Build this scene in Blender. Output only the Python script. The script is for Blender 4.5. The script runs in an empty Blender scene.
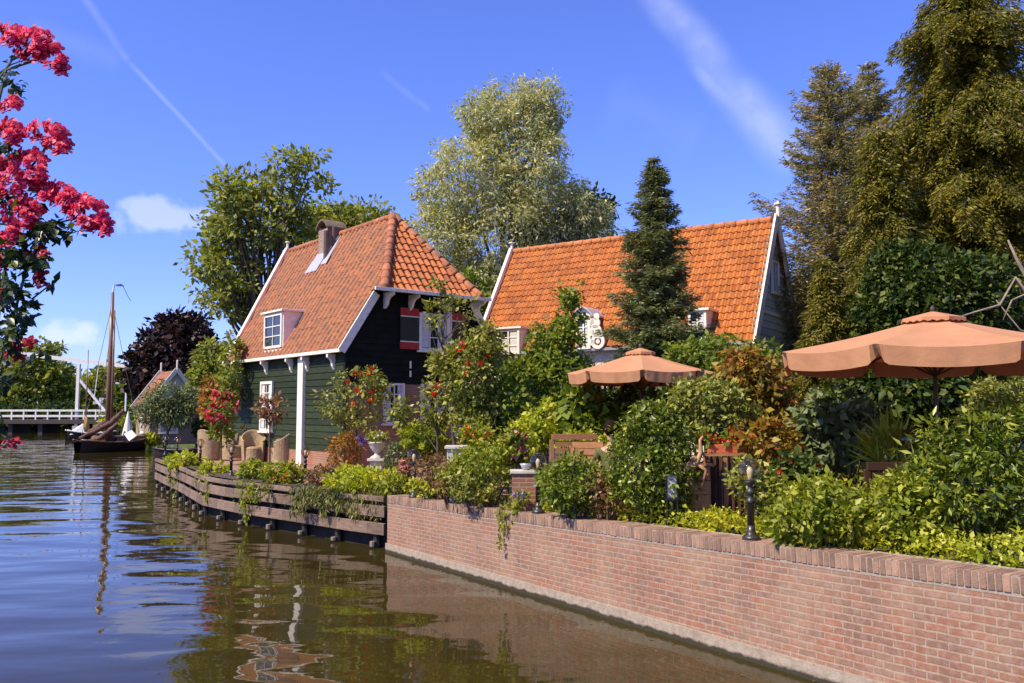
import bpy, math, random
import numpy as np
from mathutils import Vector, Matrix, noise
PI = math.pi
random.seed(7)
RNG = np.random.default_rng(11)
scene = bpy.context.scene
COL = scene.collection
# ------------------------------------------------------------------ camera
FPX = 850.0
CAM = Vector((0, 0, 2.75))
PITCH = math.atan(68.5 / FPX)
cam = bpy.data.cameras.new('camera')
cam.sensor_width = 36.0
cam.lens = 36.0 * FPX / 1024.0
cam.clip_start = 0.05
cam.clip_end = 5000
camo = bpy.data.objects.new('camera', cam)
COL.objects.link(camo)
camo.location = CAM
camo.rotation_euler = (PI / 2 + PITCH, 0, 0)
scene.camera = camo

def ray(px, py):
    a = (px - 512) / FPX; b = -(py - 341.5) / FPX
    c, s = math.cos(PITCH), math.sin(PITCH)
    return Vector((a, c - b * s, s + b * c))
def at_d(px, py, D):
    r = ray(px, py); return CAM + r * (D / r.y)
def at_z(px, py, z):
    r = ray(px, py); return CAM + r * ((z - CAM.z) / r.z)
def on_plane(px, py, p, n):
    r = ray(px, py); return CAM + r * ((Vector(p) - CAM).dot(n) / r.dot(n))

# ------------------------------------------------------------------ materials
MATS = {}
def _n(nt, t, **kw):
    n = nt.nodes.new(t)
    for k, v in kw.items(): setattr(n, k, v)
    return n
def newmat(name):
    m = bpy.data.materials.new(name); m.use_nodes = True
    nt = m.node_tree; nt.nodes.clear()
    out = _n(nt, 'ShaderNodeOutputMaterial')
    return m, nt, out
def mixrgb(nt, fac, a, b, mode='MIX'):
    n = _n(nt, 'ShaderNodeMix', data_type='RGBA', blend_type=mode)
    for sock, v in ((n.inputs[0], fac), (n.inputs[6], a), (n.inputs[7], b)):
        if isinstance(v, (int, float)): sock.default_value = v
        elif isinstance(v, (tuple, list)): sock.default_value = (v[0], v[1], v[2], 1)
        else: nt.links.new(v, sock)
    return n.outputs[2]
def maprange(nt, v, a, b, c=0.0, d=1.0):
    n = _n(nt, 'ShaderNodeMapRange'); nt.links.new(v, n.inputs[0])
    for i, x in enumerate((a, b, c, d)): n.inputs[i + 1].default_value = x
    return n.outputs[0]
def noise_tex(nt, vec, scale, detail=4, rough=0.6):
    n = _n(nt, 'ShaderNodeTexNoise'); n.inputs['Scale'].default_value = scale
    n.inputs['Detail'].default_value = detail; n.inputs['Roughness'].default_value = rough
    if vec is not None: nt.links.new(vec, n.inputs['Vector'])
    return n.outputs[0]
def bump(nt, h, strength, dist):
    b = _n(nt, 'ShaderNodeBump'); b.inputs['Strength'].default_value = strength
    b.inputs['Distance'].default_value = dist; nt.links.new(h, b.inputs['Height'])
    return b.outputs[0]
def objco(nt): return _n(nt, 'ShaderNodeTexCoord').outputs['Object']
def geo(nt, which='Position'): return _n(nt, 'ShaderNodeNewGeometry').outputs[which]

def mat(name, c, rough=0.7, c2=None, nscale=6.0, island=0.0, bmp=0.0, bscale=40.0, metal=0.0, spec=0.5, stretch=None):
    """plain painted/stone/wood surface: two tones mixed by noise, a tone per loose piece, fine bump"""
    if name in MATS: return MATS[name]
    m, nt, out = newmat(name)
    p = _n(nt, 'ShaderNodeBsdfPrincipled'); nt.links.new(p.outputs[0], out.inputs[0])
    p.inputs['Metallic'].default_value = metal; p.inputs['Specular IOR Level'].default_value = spec
    co = objco(nt)
    if stretch:
        mp = _n(nt, 'ShaderNodeMapping'); mp.inputs['Scale'].default_value = stretch
        nt.links.new(co, mp.inputs[0]); co = mp.outputs[0]
    if c2 is None: c2 = tuple(x * 0.72 for x in c)
    nf = maprange(nt, noise_tex(nt, co, nscale, 5), 0.35, 0.68)
    col = mixrgb(nt, nf, c, c2)
    if island:
        isl = maprange(nt, geo(nt, 'Random Per Island'), 0, 1, 1 - island, 1 + island)
        cc = _n(nt, 'ShaderNodeCombineColor')
        for i in range(3): nt.links.new(isl, cc.inputs[i])
        col = mixrgb(nt, 1.0, col, cc.outputs[0], 'MULTIPLY')
    nt.links.new(col, p.inputs['Base Color'])
    rr = maprange(nt, nf, 0, 1, max(0, rough - .08), min(1, rough + .1)); nt.links.new(rr, p.inputs['Roughness'])
    if bmp: nt.links.new(bump(nt, noise_tex(nt, co, bscale, 6), bmp, 0.02), p.inputs['Normal'])
    MATS[name] = m; return m

def leafmat(name, c, c2, c3=None, trans=0.35, rough=0.5, spec=.3):
    """leaves: colour drawn per leaf between c and c2, a few c3"""
    if name in MATS: return MATS[name]
    m, nt, out = newmat(name)
    isl = geo(nt, 'Random Per Island')
    cr = _n(nt, 'ShaderNodeValToRGB'); e = cr.color_ramp.elements
    e[0].position = 0; e[0].color = (*[x * .62 for x in c], 1); e[1].position = 0.86; e[1].color = (*c2, 1)
    k = e.new(0.5); k.color = (*c, 1)
    if c3: k = e.new(0.97); k.color = (*c3, 1)
    nt.links.new(isl, cr.inputs[0])
    big = maprange(nt, noise_tex(nt, objco(nt), 1.1, 2), 0.3, 0.7)
    tint = mixrgb(nt, big, (0.82, 0.92, 0.85), (1.18, 1.06, 0.85))
    col = mixrgb(nt, 1.0, cr.outputs[0], tint, 'MULTIPLY')
    p = _n(nt, 'ShaderNodeBsdfPrincipled'); nt.links.new(col, p.inputs['Base Color'])
    p.inputs['Roughness'].default_value = rough; p.inputs['Specular IOR Level'].default_value = spec
    t = _n(nt, 'ShaderNodeBsdfTranslucent')
    tc = mixrgb(nt, 1.0, col, (1.5, 1.5, 0.6), 'MULTIPLY'); nt.links.new(tc, t.inputs[0])
    mx = _n(nt, 'ShaderNodeMixShader'); mx.inputs[0].default_value = trans
    nt.links.new(p.outputs[0], mx.inputs[1]); nt.links.new(t.outputs[0], mx.inputs[2]); nt.links.new(mx.outputs[0], out.inputs[0])
    MATS[name] = m; return m

def brickmat(name, c1, c2, mortar, bw=0.235, rh=0.075, ms=0.011, eff=0.0, dark=(0.12, 0.06, 0.05)):
    if name in MATS: return MATS[name]
    m, nt, out = newmat(name)
    uv = _n(nt, 'ShaderNodeTexCoord').outputs['UV']
    wob = _n(nt, 'ShaderNodeTexNoise'); wob.inputs['Scale'].default_value = 9; nt.links.new(uv, wob.inputs['Vector'])
    vm = _n(nt, 'ShaderNodeVectorMath', operation='SCALE'); nt.links.new(wob.outputs[1], vm.inputs[0]); vm.inputs[3].default_value = 0.012
    va = _n(nt, 'ShaderNodeVectorMath', operation='ADD'); nt.links.new(uv, va.inputs[0]); nt.links.new(vm.outputs[0], va.inputs[1])
    b = _n(nt, 'ShaderNodeTexBrick'); nt.links.new(va.outputs[0], b.inputs['Vector'])
    b.inputs['Scale'].default_value = 1; b.inputs['Brick Width'].default_value = bw; b.inputs['Row Height'].default_value = rh
    b.inputs['Mortar Size'].default_value = ms; b.inputs['Mortar Smooth'].default_value = 0.25; b.inputs['Bias'].default_value = 0.0
    b.inputs['Color1'].default_value = (*c1, 1); b.inputs['Color2'].default_value = (*c2, 1); b.inputs['Mortar'].default_value = (*mortar, 1)
    # odd darker and paler bricks
    b2 = _n(nt, 'ShaderNodeTexBrick'); nt.links.new(va.outputs[0], b2.inputs['Vector'])
    b2.inputs['Scale'].default_value = 1; b2.inputs['Brick Width'].default_value = bw; b2.inputs['Row Height'].default_value = rh
    b2.inputs['Mortar Size'].default_value = 0; b2.inputs['Color1'].default_value = (0, 0, 0, 1); b2.inputs['Color2'].default_value = (1, 1, 1, 1)
    b2.inputs['Bias'].default_value = 0.0; b2.offset = 0.5
    fine = noise_tex(nt, uv, 60, 5)
    big = noise_tex(nt, uv, 1.3, 4)
    col = mixrgb(nt, maprange(nt, fine, .40, .70, 0, .6), b.outputs[0], dark)
    col = mixrgb(nt, maprange(nt, big, .4, .7, 0, .5), col, mortar)
    st = _n(nt, 'ShaderNodeMapping'); st.inputs['Scale'].default_value = (2.6, .45, 1); nt.links.new(uv, st.inputs[0])
    col = mixrgb(nt, maprange(nt, noise_tex(nt, st.outputs[0], 1.0, 6, .7),   .48, .72, 0, .32), col, [x * .55 for x in c2])
    if eff:
        pz = _n(nt, 'ShaderNodeSeparateXYZ'); nt.links.new(uv, pz.inputs[0])
        e1 = maprange(nt, noise_tex(nt, uv, 14, 6), .45, .62, 0, eff)
        col = mixrgb(nt, e1, col, (0.62, 0.55, 0.5))
    p = _n(nt, 'ShaderNodeBsdfPrincipled'); nt.links.new(col, p.inputs['Base Color']); p.inputs['Roughness'].default_value = 0.85
    inv = maprange(nt, b.outputs[1], 0, 1, 1, 0)
    ad = _n(nt, 'ShaderNodeMath', operation='MULTIPLY_ADD'); nt.links.new(fine, ad.inputs[0]); ad.inputs[1].default_value = .35; nt.links.new(inv, ad.inputs[2])
    nt.links.new(bump(nt, ad.outputs[0], 0.7, 0.012), p.inputs['Normal'])
    nt.links.new(p.outputs[0], out.inputs[0]); MATS[name] = m; return m

def tilemat(name, ca, cb, cc_, lap=.9, l0=.62, l1=.95):
    if name in MATS: return MATS[name]
    m, nt, out = newmat(name)
    uv = _n(nt, 'ShaderNodeTexCoord').outputs['UV']
    fl = _n(nt, 'ShaderNodeVectorMath', operation='FLOOR'); nt.links.new(uv, fl.inputs[0])
    wn = _n(nt, 'ShaderNodeTexWhiteNoise', noise_dimensions='2D'); nt.links.new(fl.outputs[0], wn.inputs['Vector'])
    cr = _n(nt, 'ShaderNodeValToRGB'); e = cr.color_ramp.elements
    e[0].color = (*cb, 1); e[1].color = (*ca, 1); k = e.new(.12); k.color = (*[x * .8 for x in ca], 1); k = e.new(.7); k.color = (*cc_, 1)
    nt.links.new(wn.outputs[0], cr.inputs[0])
    pos = geo(nt)
    lich = maprange(nt, noise_tex(nt, pos, 1.4, 6, .7), .52, .7, 0, .55)
    col = mixrgb(nt, lich, cr.outputs[0], (0.23, 0.10, 0.045))
    spk = maprange(nt, noise_tex(nt, pos, 22, 4, .7), .58, .7, 0, .6)
    col = mixrgb(nt, spk, col, (0.16, 0.10, 0.05))
    spk2 = maprange(nt, noise_tex(nt, pos, 31, 3, .7), .62, .72, 0, .5)
    col = mixrgb(nt, spk2, col, (0.62, 0.36, 0.16))
    # patchy dark band running up one side of each tile column
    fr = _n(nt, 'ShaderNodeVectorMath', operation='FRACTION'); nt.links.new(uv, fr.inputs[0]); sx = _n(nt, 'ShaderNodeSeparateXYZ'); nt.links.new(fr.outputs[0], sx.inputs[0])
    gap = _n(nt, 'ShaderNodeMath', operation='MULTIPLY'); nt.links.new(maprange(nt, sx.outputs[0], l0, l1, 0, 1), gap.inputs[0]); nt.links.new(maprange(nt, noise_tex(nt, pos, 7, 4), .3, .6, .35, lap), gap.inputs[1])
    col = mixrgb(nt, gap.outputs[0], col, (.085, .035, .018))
    p = _n(nt, 'ShaderNodeBsdfPrincipled'); nt.links.new(col, p.inputs['Base Color']); p.inputs['Roughness'].default_value = 0.72
    nt.links.new(bump(nt, noise_tex(nt, pos, 40, 4), .3, .01), p.inputs['Normal'])
    nt.links.new(p.outputs[0], out.inputs[0]); MATS[name] = m; return m

def glassmat(name, tint=(1, 1, 1), refl=0.12):
    if name in MATS: return MATS[name]
    m, nt, out = newmat(name)
    t = _n(nt, 'ShaderNodeBsdfTransparent'); t.inputs[0].default_value = (*tint, 1)
    g = _n(nt, 'ShaderNodeBsdfGlossy'); g.inputs['Roughness'].default_value = 0.03
    lw = _n(nt, 'ShaderNodeLayerWeight'); lw.inputs[0].default_value = .5
    pw = _n(nt, 'ShaderNodeMath', operation='POWER'); nt.links.new(lw.outputs['Facing'], pw.inputs[0]); pw.inputs[1].default_value = 2.8
    ad = _n(nt, 'ShaderNodeMath', operation='ADD'); ad.use_clamp = True; nt.links.new(pw.outputs[0], ad.inputs[0]); ad.inputs[1].default_value = refl
    mx = _n(nt, 'ShaderNodeMixShader'); nt.links.new(ad.outputs[0], mx.inputs[0])
    nt.links.new(t.outputs[0], mx.inputs[1]); nt.links.new(g.outputs[0], mx.inputs[2]); nt.links.new(mx.outputs[0], out.inputs[0])
    MATS[name] = m; return m

# ------------------------------------------------------------------ mesh builder
class MB:
    def __init__(s): s.v = []; s.f = []; s.uv = {}; s.smooth = False
    def quad(s, a, b, c, d, uv=None):
        i = len(s.v); s.v += [tuple(a), tuple(b), tuple(c), tuple(d)]
        if uv: s.uv[len(s.f)] = uv
        s.f.append((i, i + 1, i + 2, i + 3))
    def poly(s, pts, uv=None):
        i = len(s.v); s.v += [tuple(p) for p in pts]
        if uv: s.uv[len(s.f)] = uv
        s.f.append(tuple(range(i, i + len(pts))))
    def box8(s, c):
        i = len(s.v); s.v += [tuple(p) for p in c]
        for f in ((0, 3, 2, 1), (4, 5, 6, 7), (0, 1, 5, 4), (1, 2, 6, 5), (2, 3, 7, 6), (3, 0, 4, 7)):
            s.f.append(tuple(i + k for k in f))
    def fbox(s, F, a0, a1, b0, b1, z0, z1):
        s.box8([F(a0, b0, z0), F(a1, b0, z0), F(a1, b1, z0), F(a0, b1, z0), F(a0, b0, z1), F(a1, b0, z1), F(a1, b1, z1), F(a0, b1, z1)])
    def box(s, x0, x1, y0, y1, z0, z1): s.fbox(lambda a, b, c: (a, b, c), x0, x1, y0, y1, z0, z1)
    def beam(s, p, q, w, h, up=(0, 0, 1)):
        p = Vector(p); q = Vector(q); d = (q - p).normalized(); u = Vector(up)
        if abs(d.dot(u)) > .98: u = Vector((0, 1, 0))
        sd = d.cross(u).normalized(); u = sd.cross(d).normalized(); a = sd * w / 2; b = u * h / 2
        s.box8([p - a - b, p + a - b, p + a + b, p - a + b, q - a - b, q + a - b, q + a + b, q - a + b])
    def tube(s, pts, rad, n=6, cap=True):
        pts = [Vector(p) for p in pts]
        if isinstance(rad, (int, float)): rad = [rad] * len(pts)
        i0 = len(s.v); prev = None
        for k, p in enumerate(pts):
            d = (pts[min(k + 1, len(pts) - 1)] - pts[max(k - 1, 0)])
            d = d.normalized() if d.length > 1e-9 else Vector((0, 0, 1))
            if prev is None:
                u = Vector((1, 0, 0)) if abs(d.x) < .9 else Vector((0, 1, 0)); a = d.cross(u).normalized()
            else:
                a = (prev - d * prev.dot(d)); a = a.normalized() if a.length > 1e-6 else prev
            prev = a; b = d.cross(a)
            for j in range(n):
                t = 2 * PI * j / n; s.v.append(tuple(p + (a * math.cos(t) + b * math.sin(t)) * rad[k]))
        for k in range(len(pts) - 1):
            for j in range(n):
                A = i0 + k * n + j; B = i0 + k * n + (j + 1) % n; s.f.append((A, B, B + n, A + n))
        if cap:
            s.f.append(tuple(i0 + j for j in reversed(range(n)))); e = i0 + (len(pts) - 1) * n; s.f.append(tuple(e + j for j in range(n)))
    def lathe(s, prof, c=(0, 0, 0), n=14):
        i0 = len(s.v)
        for (r, z) in prof:
            for j in range(n):
                t = 2 * PI * j / n; s.v.append((c[0] + r * math.cos(t), c[1] + r * math.sin(t), c[2] + z))
        for k in range(len(prof) - 1):
            for j in range(n):
                A = i0 + k * n + j; B = i0 + k * n + (j + 1) % n; s.f.append((A, B, B + n, A + n))
        s.f.append(tuple(i0 + j for j in reversed(range(n)))); e = i0 + (len(prof) - 1) * n; s.f.append(tuple(e + j for j in range(n)))
    def ball(s, c, r, n=12, m=8, sz=1.0):
        s.lathe([(max(1e-4, r * math.sin(PI * k / m)), -r * sz * math.cos(PI * k / m)) for k in range(m + 1)], c, n)
    def prism(s, pts, off):
        off = Vector(off); i = len(s.v); n = len(pts); s.v += [tuple(p) for p in pts] + [tuple(Vector(p) + off) for p in pts]
        s.f.append(tuple(i + k for k in range(n))); s.f.append(tuple(i + n + k for k in reversed(range(n))))
        for k in range(n): j = (k + 1) % n; s.f.append((i + k, i + n + k, i + n + j, i + j))

WORLD = {}
def place(o, M, parent):
    """M = world matrix; keeps world placement under a parent"""
    if parent is not None:
        o.parent = parent; o.matrix_parent_inverse = WORLD[parent.name].inverted()
    o.matrix_basis = M; WORLD[o.name] = M.copy()
def thing(name, label, cat, loc=(0, 0, 0), group=None):
    o = bpy.data.objects.new(name, None); COL.objects.link(o); o.empty_display_size = .2
    place(o, Matrix.Translation(Vector(loc)), None); tag(o, label, cat, group); return o
def tag(o, label=None, cat=None, group=None, kind=None):
    if label: o['label'] = label
    if cat: o['category'] = cat
    if group: o['group'] = group
    if kind: o['kind'] = kind
    return o
def finish(name, me, material, parent, V, smooth, bev=0):
    o = bpy.data.objects.new(name, me); COL.objects.link(o)
    me.materials.append(material)
    if smooth: me.polygons.foreach_set('use_smooth', [True] * len(me.polygons))
    if bev:
        b = o.modifiers.new('bevel', 'BEVEL'); b.width = bev; b.segments = 2; b.limit_method = 'ANGLE'
    return o
def centre(V):
    lo = V.min(0); hi = V.max(0); return np.array([(lo[0] + hi[0]) / 2, (lo[1] + hi[1]) / 2, lo[2]])
def obj(name, mb, material, parent=None, smooth=False, bev=0):
    V = np.array(mb.v, dtype=np.float64).reshape(-1, 3); c = centre(V); W = V - c
    me = bpy.data.meshes.new(name); me.from_pydata(W.tolist(), [], mb.f)
    uvl = me.uv_layers.new(name='UVMap')
    if mb.uv:
        for fi, uv in mb.uv.items():
            st = me.polygons[fi].loop_start
            for k, t in enumerate(uv): uvl.data[st + k].uv = t
    me.update(); o = finish(name, me, material, parent, V, smooth, bev)
    place(o, Matrix.Translation(Vector(c)), parent); return o
def obj_np(name, V, Fq, material, parent=None, smooth=False):
    """V (n,3), Fq (m,4) quads, fast"""
    c = centre(V); W = (V - c).astype(np.float32)
    me = bpy.data.meshes.new(name); k = Fq.shape[1]
    me.vertices.add(len(W)); me.vertices.foreach_set('co', W.ravel())
    me.loops.add(Fq.size); me.loops.foreach_set('vertex_index', Fq.ravel().astype(np.int32))
    me.polygons.add(len(Fq)); me.polygons.foreach_set('loop_start', np.arange(0, Fq.size, k, dtype=np.int32))
    me.update(calc_edges=True); o = finish(name, me, material, parent, V, smooth)
    place(o, Matrix.Translation(Vector(c)), parent); return o
def copy_tree(root, loc, rotz=0, label=None, scale=1.0):
    """copy of a thing with its parts and sub-parts (thing built around its own loc)"""
    r = root.copy(); COL.objects.link(r); r.location = loc; r.rotation_euler = (0, 0, rotz); r.scale = (scale,) * 3
    if label: r['label'] = label
    for ch in list(root.children):
        c = ch.copy(); COL.objects.link(c); c.parent = r; c.matrix_parent_inverse = ch.matrix_parent_inverse.copy()
        for g in list(ch.children):
            d = g.copy(); COL.objects.link(d); d.parent = c; d.matrix_parent_inverse = g.matrix_parent_inverse.copy()
    return r

# ------------------------------------------------------------------ foliage
def unit(a): return a / np.maximum(1e-9, np.linalg.norm(a, axis=1, keepdims=True))
def leaf_geo(P, A, Nn, L, Wd, fold=False):
    """leaf quads: centre-base P, axis A, normal Nn, length L, width Wd (arrays)"""
    A = unit(A); S = unit(np.cross(A, Nn)); L = L[:, None]; Wd = Wd[:, None]
    Nn = np.cross(S, A)
    n = len(P)
    if fold:
        v = np.stack([P, P + A * L * .42 + S * Wd * .5 + Nn * Wd * .16, P + A * L, P + A * L * .42 - S * Wd * .5 + Nn * Wd * .16], 1)
        f = np.arange(n)[:, None] * 4
        F = np.concatenate([f + [[0, 1, 2]], f + [[0, 2, 3]]], 1).reshape(-1, 3)
        return v.reshape(-1, 3), F
    v = np.stack([P, P + A * L * .45 + S * Wd * .5, P + A * L, P + A * L * .45 - S * Wd * .5], 1)
    return v.reshape(-1, 3), np.arange(n * 4).reshape(-1, 4)
def rdir(n): return unit(RNG.normal(size=(n, 3)))
def lob(px, py, rx, ry, D, dk=.85):
    c = at_d(px, py, D); k = D / FPX
    return (c.x, c.y, c.z, rx * k, max(rx, ry) * .5 * k * dk + rx * k * .5 * dk, ry * k)
def clumps(lobes, n, shell=.55, gap=.0, seed=0, gscale=1.0):
    Wt = np.array([(l[3] * l[4] * l[5]) ** .667 for l in lobes]); Wt /= Wt.sum()
    idx = RNG.choice(len(lobes), n, p=Wt); Lb = np.array(lobes)[idx]
    d = rdir(n); r = shell + (1.03 - shell) * RNG.random(n) ** .7
    C = Lb[:, :3] + d * Lb[:, 3:] * r[:, None]
    if gap > 0:
        keep = [noise.noise(Vector(c) * gscale + Vector((seed, 0, 0))) > gap - .5 for c in C]
        C = C[keep]; d = d[keep]
    return C, d
def leaves(name, lobes, nclump, per, cr, size, material, parent, aspect=.55, droop=0.2, shell=.5, gap=.0, gscale=.8, zmin=None, sizevar=.5, flat=.7, up=.5, fold=False, hang=0.0):
    C, d = clumps(lobes, nclump, shell, gap, random.random() * 50, gscale)
    n = len(C) * per
    k = np.repeat(np.arange(len(C)), per)
    crr = cr * (0.6 + .8 * RNG.random(len(C)))
    off = rdir(n) * (RNG.random((n, 1)) ** .45) * crr[k][:, None]; off[:, 2] *= flat
    if hang: off[:, 2] -= hang * RNG.random(n)
    P = C[k] + off
    if zmin is not None:
        m = P[:, 2] > zmin; P = P[m]; k = k[m]; off = off[m]; n = len(P)
    out = d[k]
    A = rdir(n) * .8 + unit(off) * .5 + out * .3; A[:, 2] -= droop
    Nn = rdir(n) * .75 + out * .45; Nn[:, 2] += up
    L = size * (1 + sizevar * RNG.normal(size=n)).clip(.4, 1.9)
    v, f = leaf_geo(P, A, Nn, L, L * aspect, fold)
    return obj_np(name, v, f, material, parent), C
def limbs(trunk, targets, r0, n=5, frac=.4):
    """trunk = list of points (mb tube), plus limbs to targets"""
    mb = MB(); T = [Vector(t) for t in trunk]
    mb.tube(T, [r0 * (1 - .55 * i / (len(T) - 1)) for i in range(len(T))], 8)
    for t in targets:
        t = Vector(t); b = T[-1].lerp(T[0], random.random() * frac)
        if t.z < b.z + .1: b = T[0].lerp(T[-1], .45)
        m = b.lerp(t, .5) + Vector((random.uniform(-1, 1), random.uniform(-1, 1), random.uniform(0, 1))) * (t - b).length * .08
        mb.tube([b, m, t], [r0 * .38, r0 * .22, r0 * .06], n, False)
    return mb
def tree(name, label, cat, base, lobes, mat_l, mat_t, r0, nclump, per, cr, size, group=None, trunkto=.55, ntw=26, **kw):
    base = Vector(base)
    o = thing(name, label, cat, base, group)
    cc = Vector((sum(l[0] for l in lobes) / len(lobes), sum(l[1] for l in lobes) / len(lobes), sum(l[2] for l in lobes) / len(lobes)))
    ob, C = leaves('crown', lobes, nclump, per, cr, size, mat_l, o, **kw)
    top = base.lerp(cc, trunkto); mid = base.lerp(top, .5) + Vector((random.uniform(-.1, .1), 0, 0))
    tg = [l[:3] for l in lobes] + [tuple(C[i]) for i in RNG.choice(len(C), min(ntw, len(C)), replace=False)]
    obj('trunk', limbs([base, mid, top], tg, r0), mat_t, o, True)
    return o
def shrub(name, label, lobes, mat_l, nclump, per, cr, size, group=None, zg=1.05, cat='shrub', stems=8, flowers=None, **kw):
    c = lobes[0]
    o = thing(name, label, cat, (c[0], c[1], zg), group)
    ob, C = leaves('foliage', lobes, nclump, per, cr, size, mat_l, o, zmin=zg - .02, **kw)
    mb = MB()
    for i in RNG.choice(len(C), min(stems, len(C)), replace=False):
        t = Vector(C[i]); b = Vector((c[0] + (t.x - c[0]) * .3, c[1] + (t.y - c[1]) * .3, zg))
        m = b.lerp(t, .5); m.z += .05; mb.tube([b, m, t], [.018, .012, .006], 4, False)
    obj('stem', mb, MATS['bark'], o)
    if flowers:
        fm, nf, fs = flowers[:3]
        part = flowers[3] if len(flowers) > 3 else 'flower_cluster'
        bloom_cluster(part, pick_front(C, nf), fs, fm, o)
    return o
def pick_front(C, nf):
    sc = C[:, 1] * 1.0 - C[:, 2] * .6 + RNG.random(len(C)) * .6
    return C[np.argsort(sc)[:max(nf * 2, 1)]][RNG.permutation(min(len(C), max(nf * 2, 1)))[:nf]]
def bloom_cluster(name, C, s, material, parent, per=9, spread=1.0):
    """small ruffled blooms: petals round each centre"""
    if len(C) > 1 and len(C) <= 30:
        for c_ in C: bloom_cluster(name, np.array([c_]), s, material, parent, per, spread)
        return
    n = len(C) * per; k = np.repeat(np.arange(len(C)), per)
    P = C[k] + rdir(n) * s * .35 * spread
    A = rdir(n); A[:, 1] -= .4; A[:, 2] += .3
    Nn = rdir(n) + np.array([0, -.6, .6])
    v, f = leaf_geo(P, A, Nn, np.full(n, s) * (.7 + .5 * RNG.random(n)), np.full(n, s * .8), True)
    return obj_np(name, v, f, material, parent)
# ------------------------------------------------------------------ light, sky
SUN_EL = math.radians(49); S2 = Vector((-.83, -.56)).normalized()
SUND = Vector((S2.x * math.cos(SUN_EL), S2.y * math.cos(SUN_EL), math.sin(SUN_EL)))
sl = bpy.data.lights.new('sun', 'SUN'); sl.energy = 5.0; sl.angle = math.radians(.5); sl.color = (1.0, .87, .64)
so = bpy.data.objects.new('sun', sl); COL.objects.link(so); so.rotation_euler = SUND.to_track_quat('Z', 'Y').to_euler()
w = bpy.data.worlds.new('World'); scene.world = w; w.use_nodes = True; nt = w.node_tree; nt.nodes.clear()
wo = _n(nt, 'ShaderNodeOutputWorld'); bg = _n(nt, 'ShaderNodeBackground'); nt.links.new(bg.outputs[0], wo.inputs[0])
sky = _n(nt, 'ShaderNodeTexSky', sky_type='NISHITA'); sky.sun_disc = False; sky.sun_elevation = SUN_EL
sky.sun_rotation = math.atan2(SUND.x, SUND.y); sky.air_density = 1.0; sky.dust_density = .25; sky.ozone_density = 3.0
bg.inputs[1].default_value = .085
gen = _n(nt, 'ShaderNodeTexCoord').outputs['Generated']
def vdot(v):
    n = _n(nt, 'ShaderNodeVectorMath', operation='DOT_PRODUCT'); nt.links.new(gen, n.inputs[0]); n.inputs[1].default_value = tuple(v); return n.outputs['Value']
def mth(op, a, b=None, c=None):
    n = _n(nt, 'ShaderNodeMath', operation=op)
    for i, x in enumerate((a, b, c)):
        if x is None: continue
        if isinstance(x, (int, float)): n.inputs[i].default_value = x
        else: nt.links.new(x, n.inputs[i])
    return n.outputs[0]
def smooth(v, a, b, c=0, d=1):
    n = _n(nt, 'ShaderNodeMapRange', interpolation_type='SMOOTHSTEP'); nt.links.new(v, n.inputs[0])
    for i, x in enumerate((a, b, c, d)): n.inputs[i + 1].default_value = x
    return n.outputs[0]
fine = _n(nt, 'ShaderNodeTexNoise'); fine.inputs['Scale'].default_value = 26; fine.inputs['Detail'].default_value = 7; nt.links.new(gen, fine.inputs[0])
coarse = _n(nt, 'ShaderNodeTexNoise'); coarse.inputs['Scale'].default_value = 7; coarse.inputs['Detail'].default_value = 5; nt.links.new(gen, coarse.inputs[0])
def streak(p0, p1, wa, wb, amount, soft=1.0):
    """a wisp along the arc between two sky directions"""
    a = ray(*p0).normalized(); b = ray(*p1).normalized(); nn = a.cross(b).normalized(); mid = (a + b).normalized(); tt = nn.cross(mid)
    half = abs(tt.dot(b))
    u = vdot(nn); t = vdot(tt)
    wob = mth('MULTIPLY', mth('SUBTRACT', coarse.outputs[0], .5), wa * 1.3)
    u = mth('ADD', u, wob)
    wd = smooth(t, -half, half, wa, wb)
    prof = smooth(mth('DIVIDE', mth('ABSOLUTE', u), wd), 0, 1, 1, 0)
    ends = mth('MULTIPLY', smooth(t, -half * 1.05, -half * .7), smooth(t, half * .85, half * 1.08, 1, 0))
    nz = smooth(fine.outputs[0], .25, .75, 1 - soft * .7, 1)
    return mth('MULTIPLY', mth('MULTIPLY', prof, ends), mth('MULTIPLY', nz, amount))
def puff(p, rx, ry, amount):
    c = ray(*p).normalized(); sx = Vector((0, 0, 1)).cross(c).normalized() * -1; sy = sx.cross(c) * -1
    u = mth('DIVIDE', vdot(sx), rx / FPX); v = mth('DIVIDE', mth('SUBTRACT', vdot(Vector((0, 0, 1))), c.z), ry / FPX)
    r = mth('SQRT', mth('ADD', mth('MULTIPLY', u, u), mth('MULTIPLY', v, v)))
    front = smooth(vdot(c), .5, .8)
    r = mth('ADD', r, mth('MULTIPLY', mth('SUBTRACT', fine.outputs[0], .5), 3.6))
    return mth('MULTIPLY', mth('MULTIPLY', smooth(r, .25, 1.05, 1, 0), front), amount)
cl = streak((640, -25), (800, 165), .024, .04, .34, .8)
for x in (streak((690, 60), (790, 152), .014, .028, .34, .7), streak((78, -12), (128, 62), .007, .006, .14), streak((125, 58), (228, 168), .004, .004, .17, .5),
          streak((20, 22), (120, 62), .02, .02, .06), streak((380, 70), (430, 110), .006, .006, .08), streak((600, 100), (700, 140), .05, .04, .04),
          puff((158, 217), 46, 18, .42), puff((55, 338), 36, 20, .5), puff((130, 205), 20, 9, .35)):
    cl = mth('MAXIMUM', cl, x)
tn = _n(nt, 'ShaderNodeMix', data_type='RGBA', blend_type='MULTIPLY'); tn.inputs[0].default_value = 1
nt.links.new(sky.outputs[0], tn.inputs[6]); tn.inputs[7].default_value = (1.02, 1.13, 2.15, 1)
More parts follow.
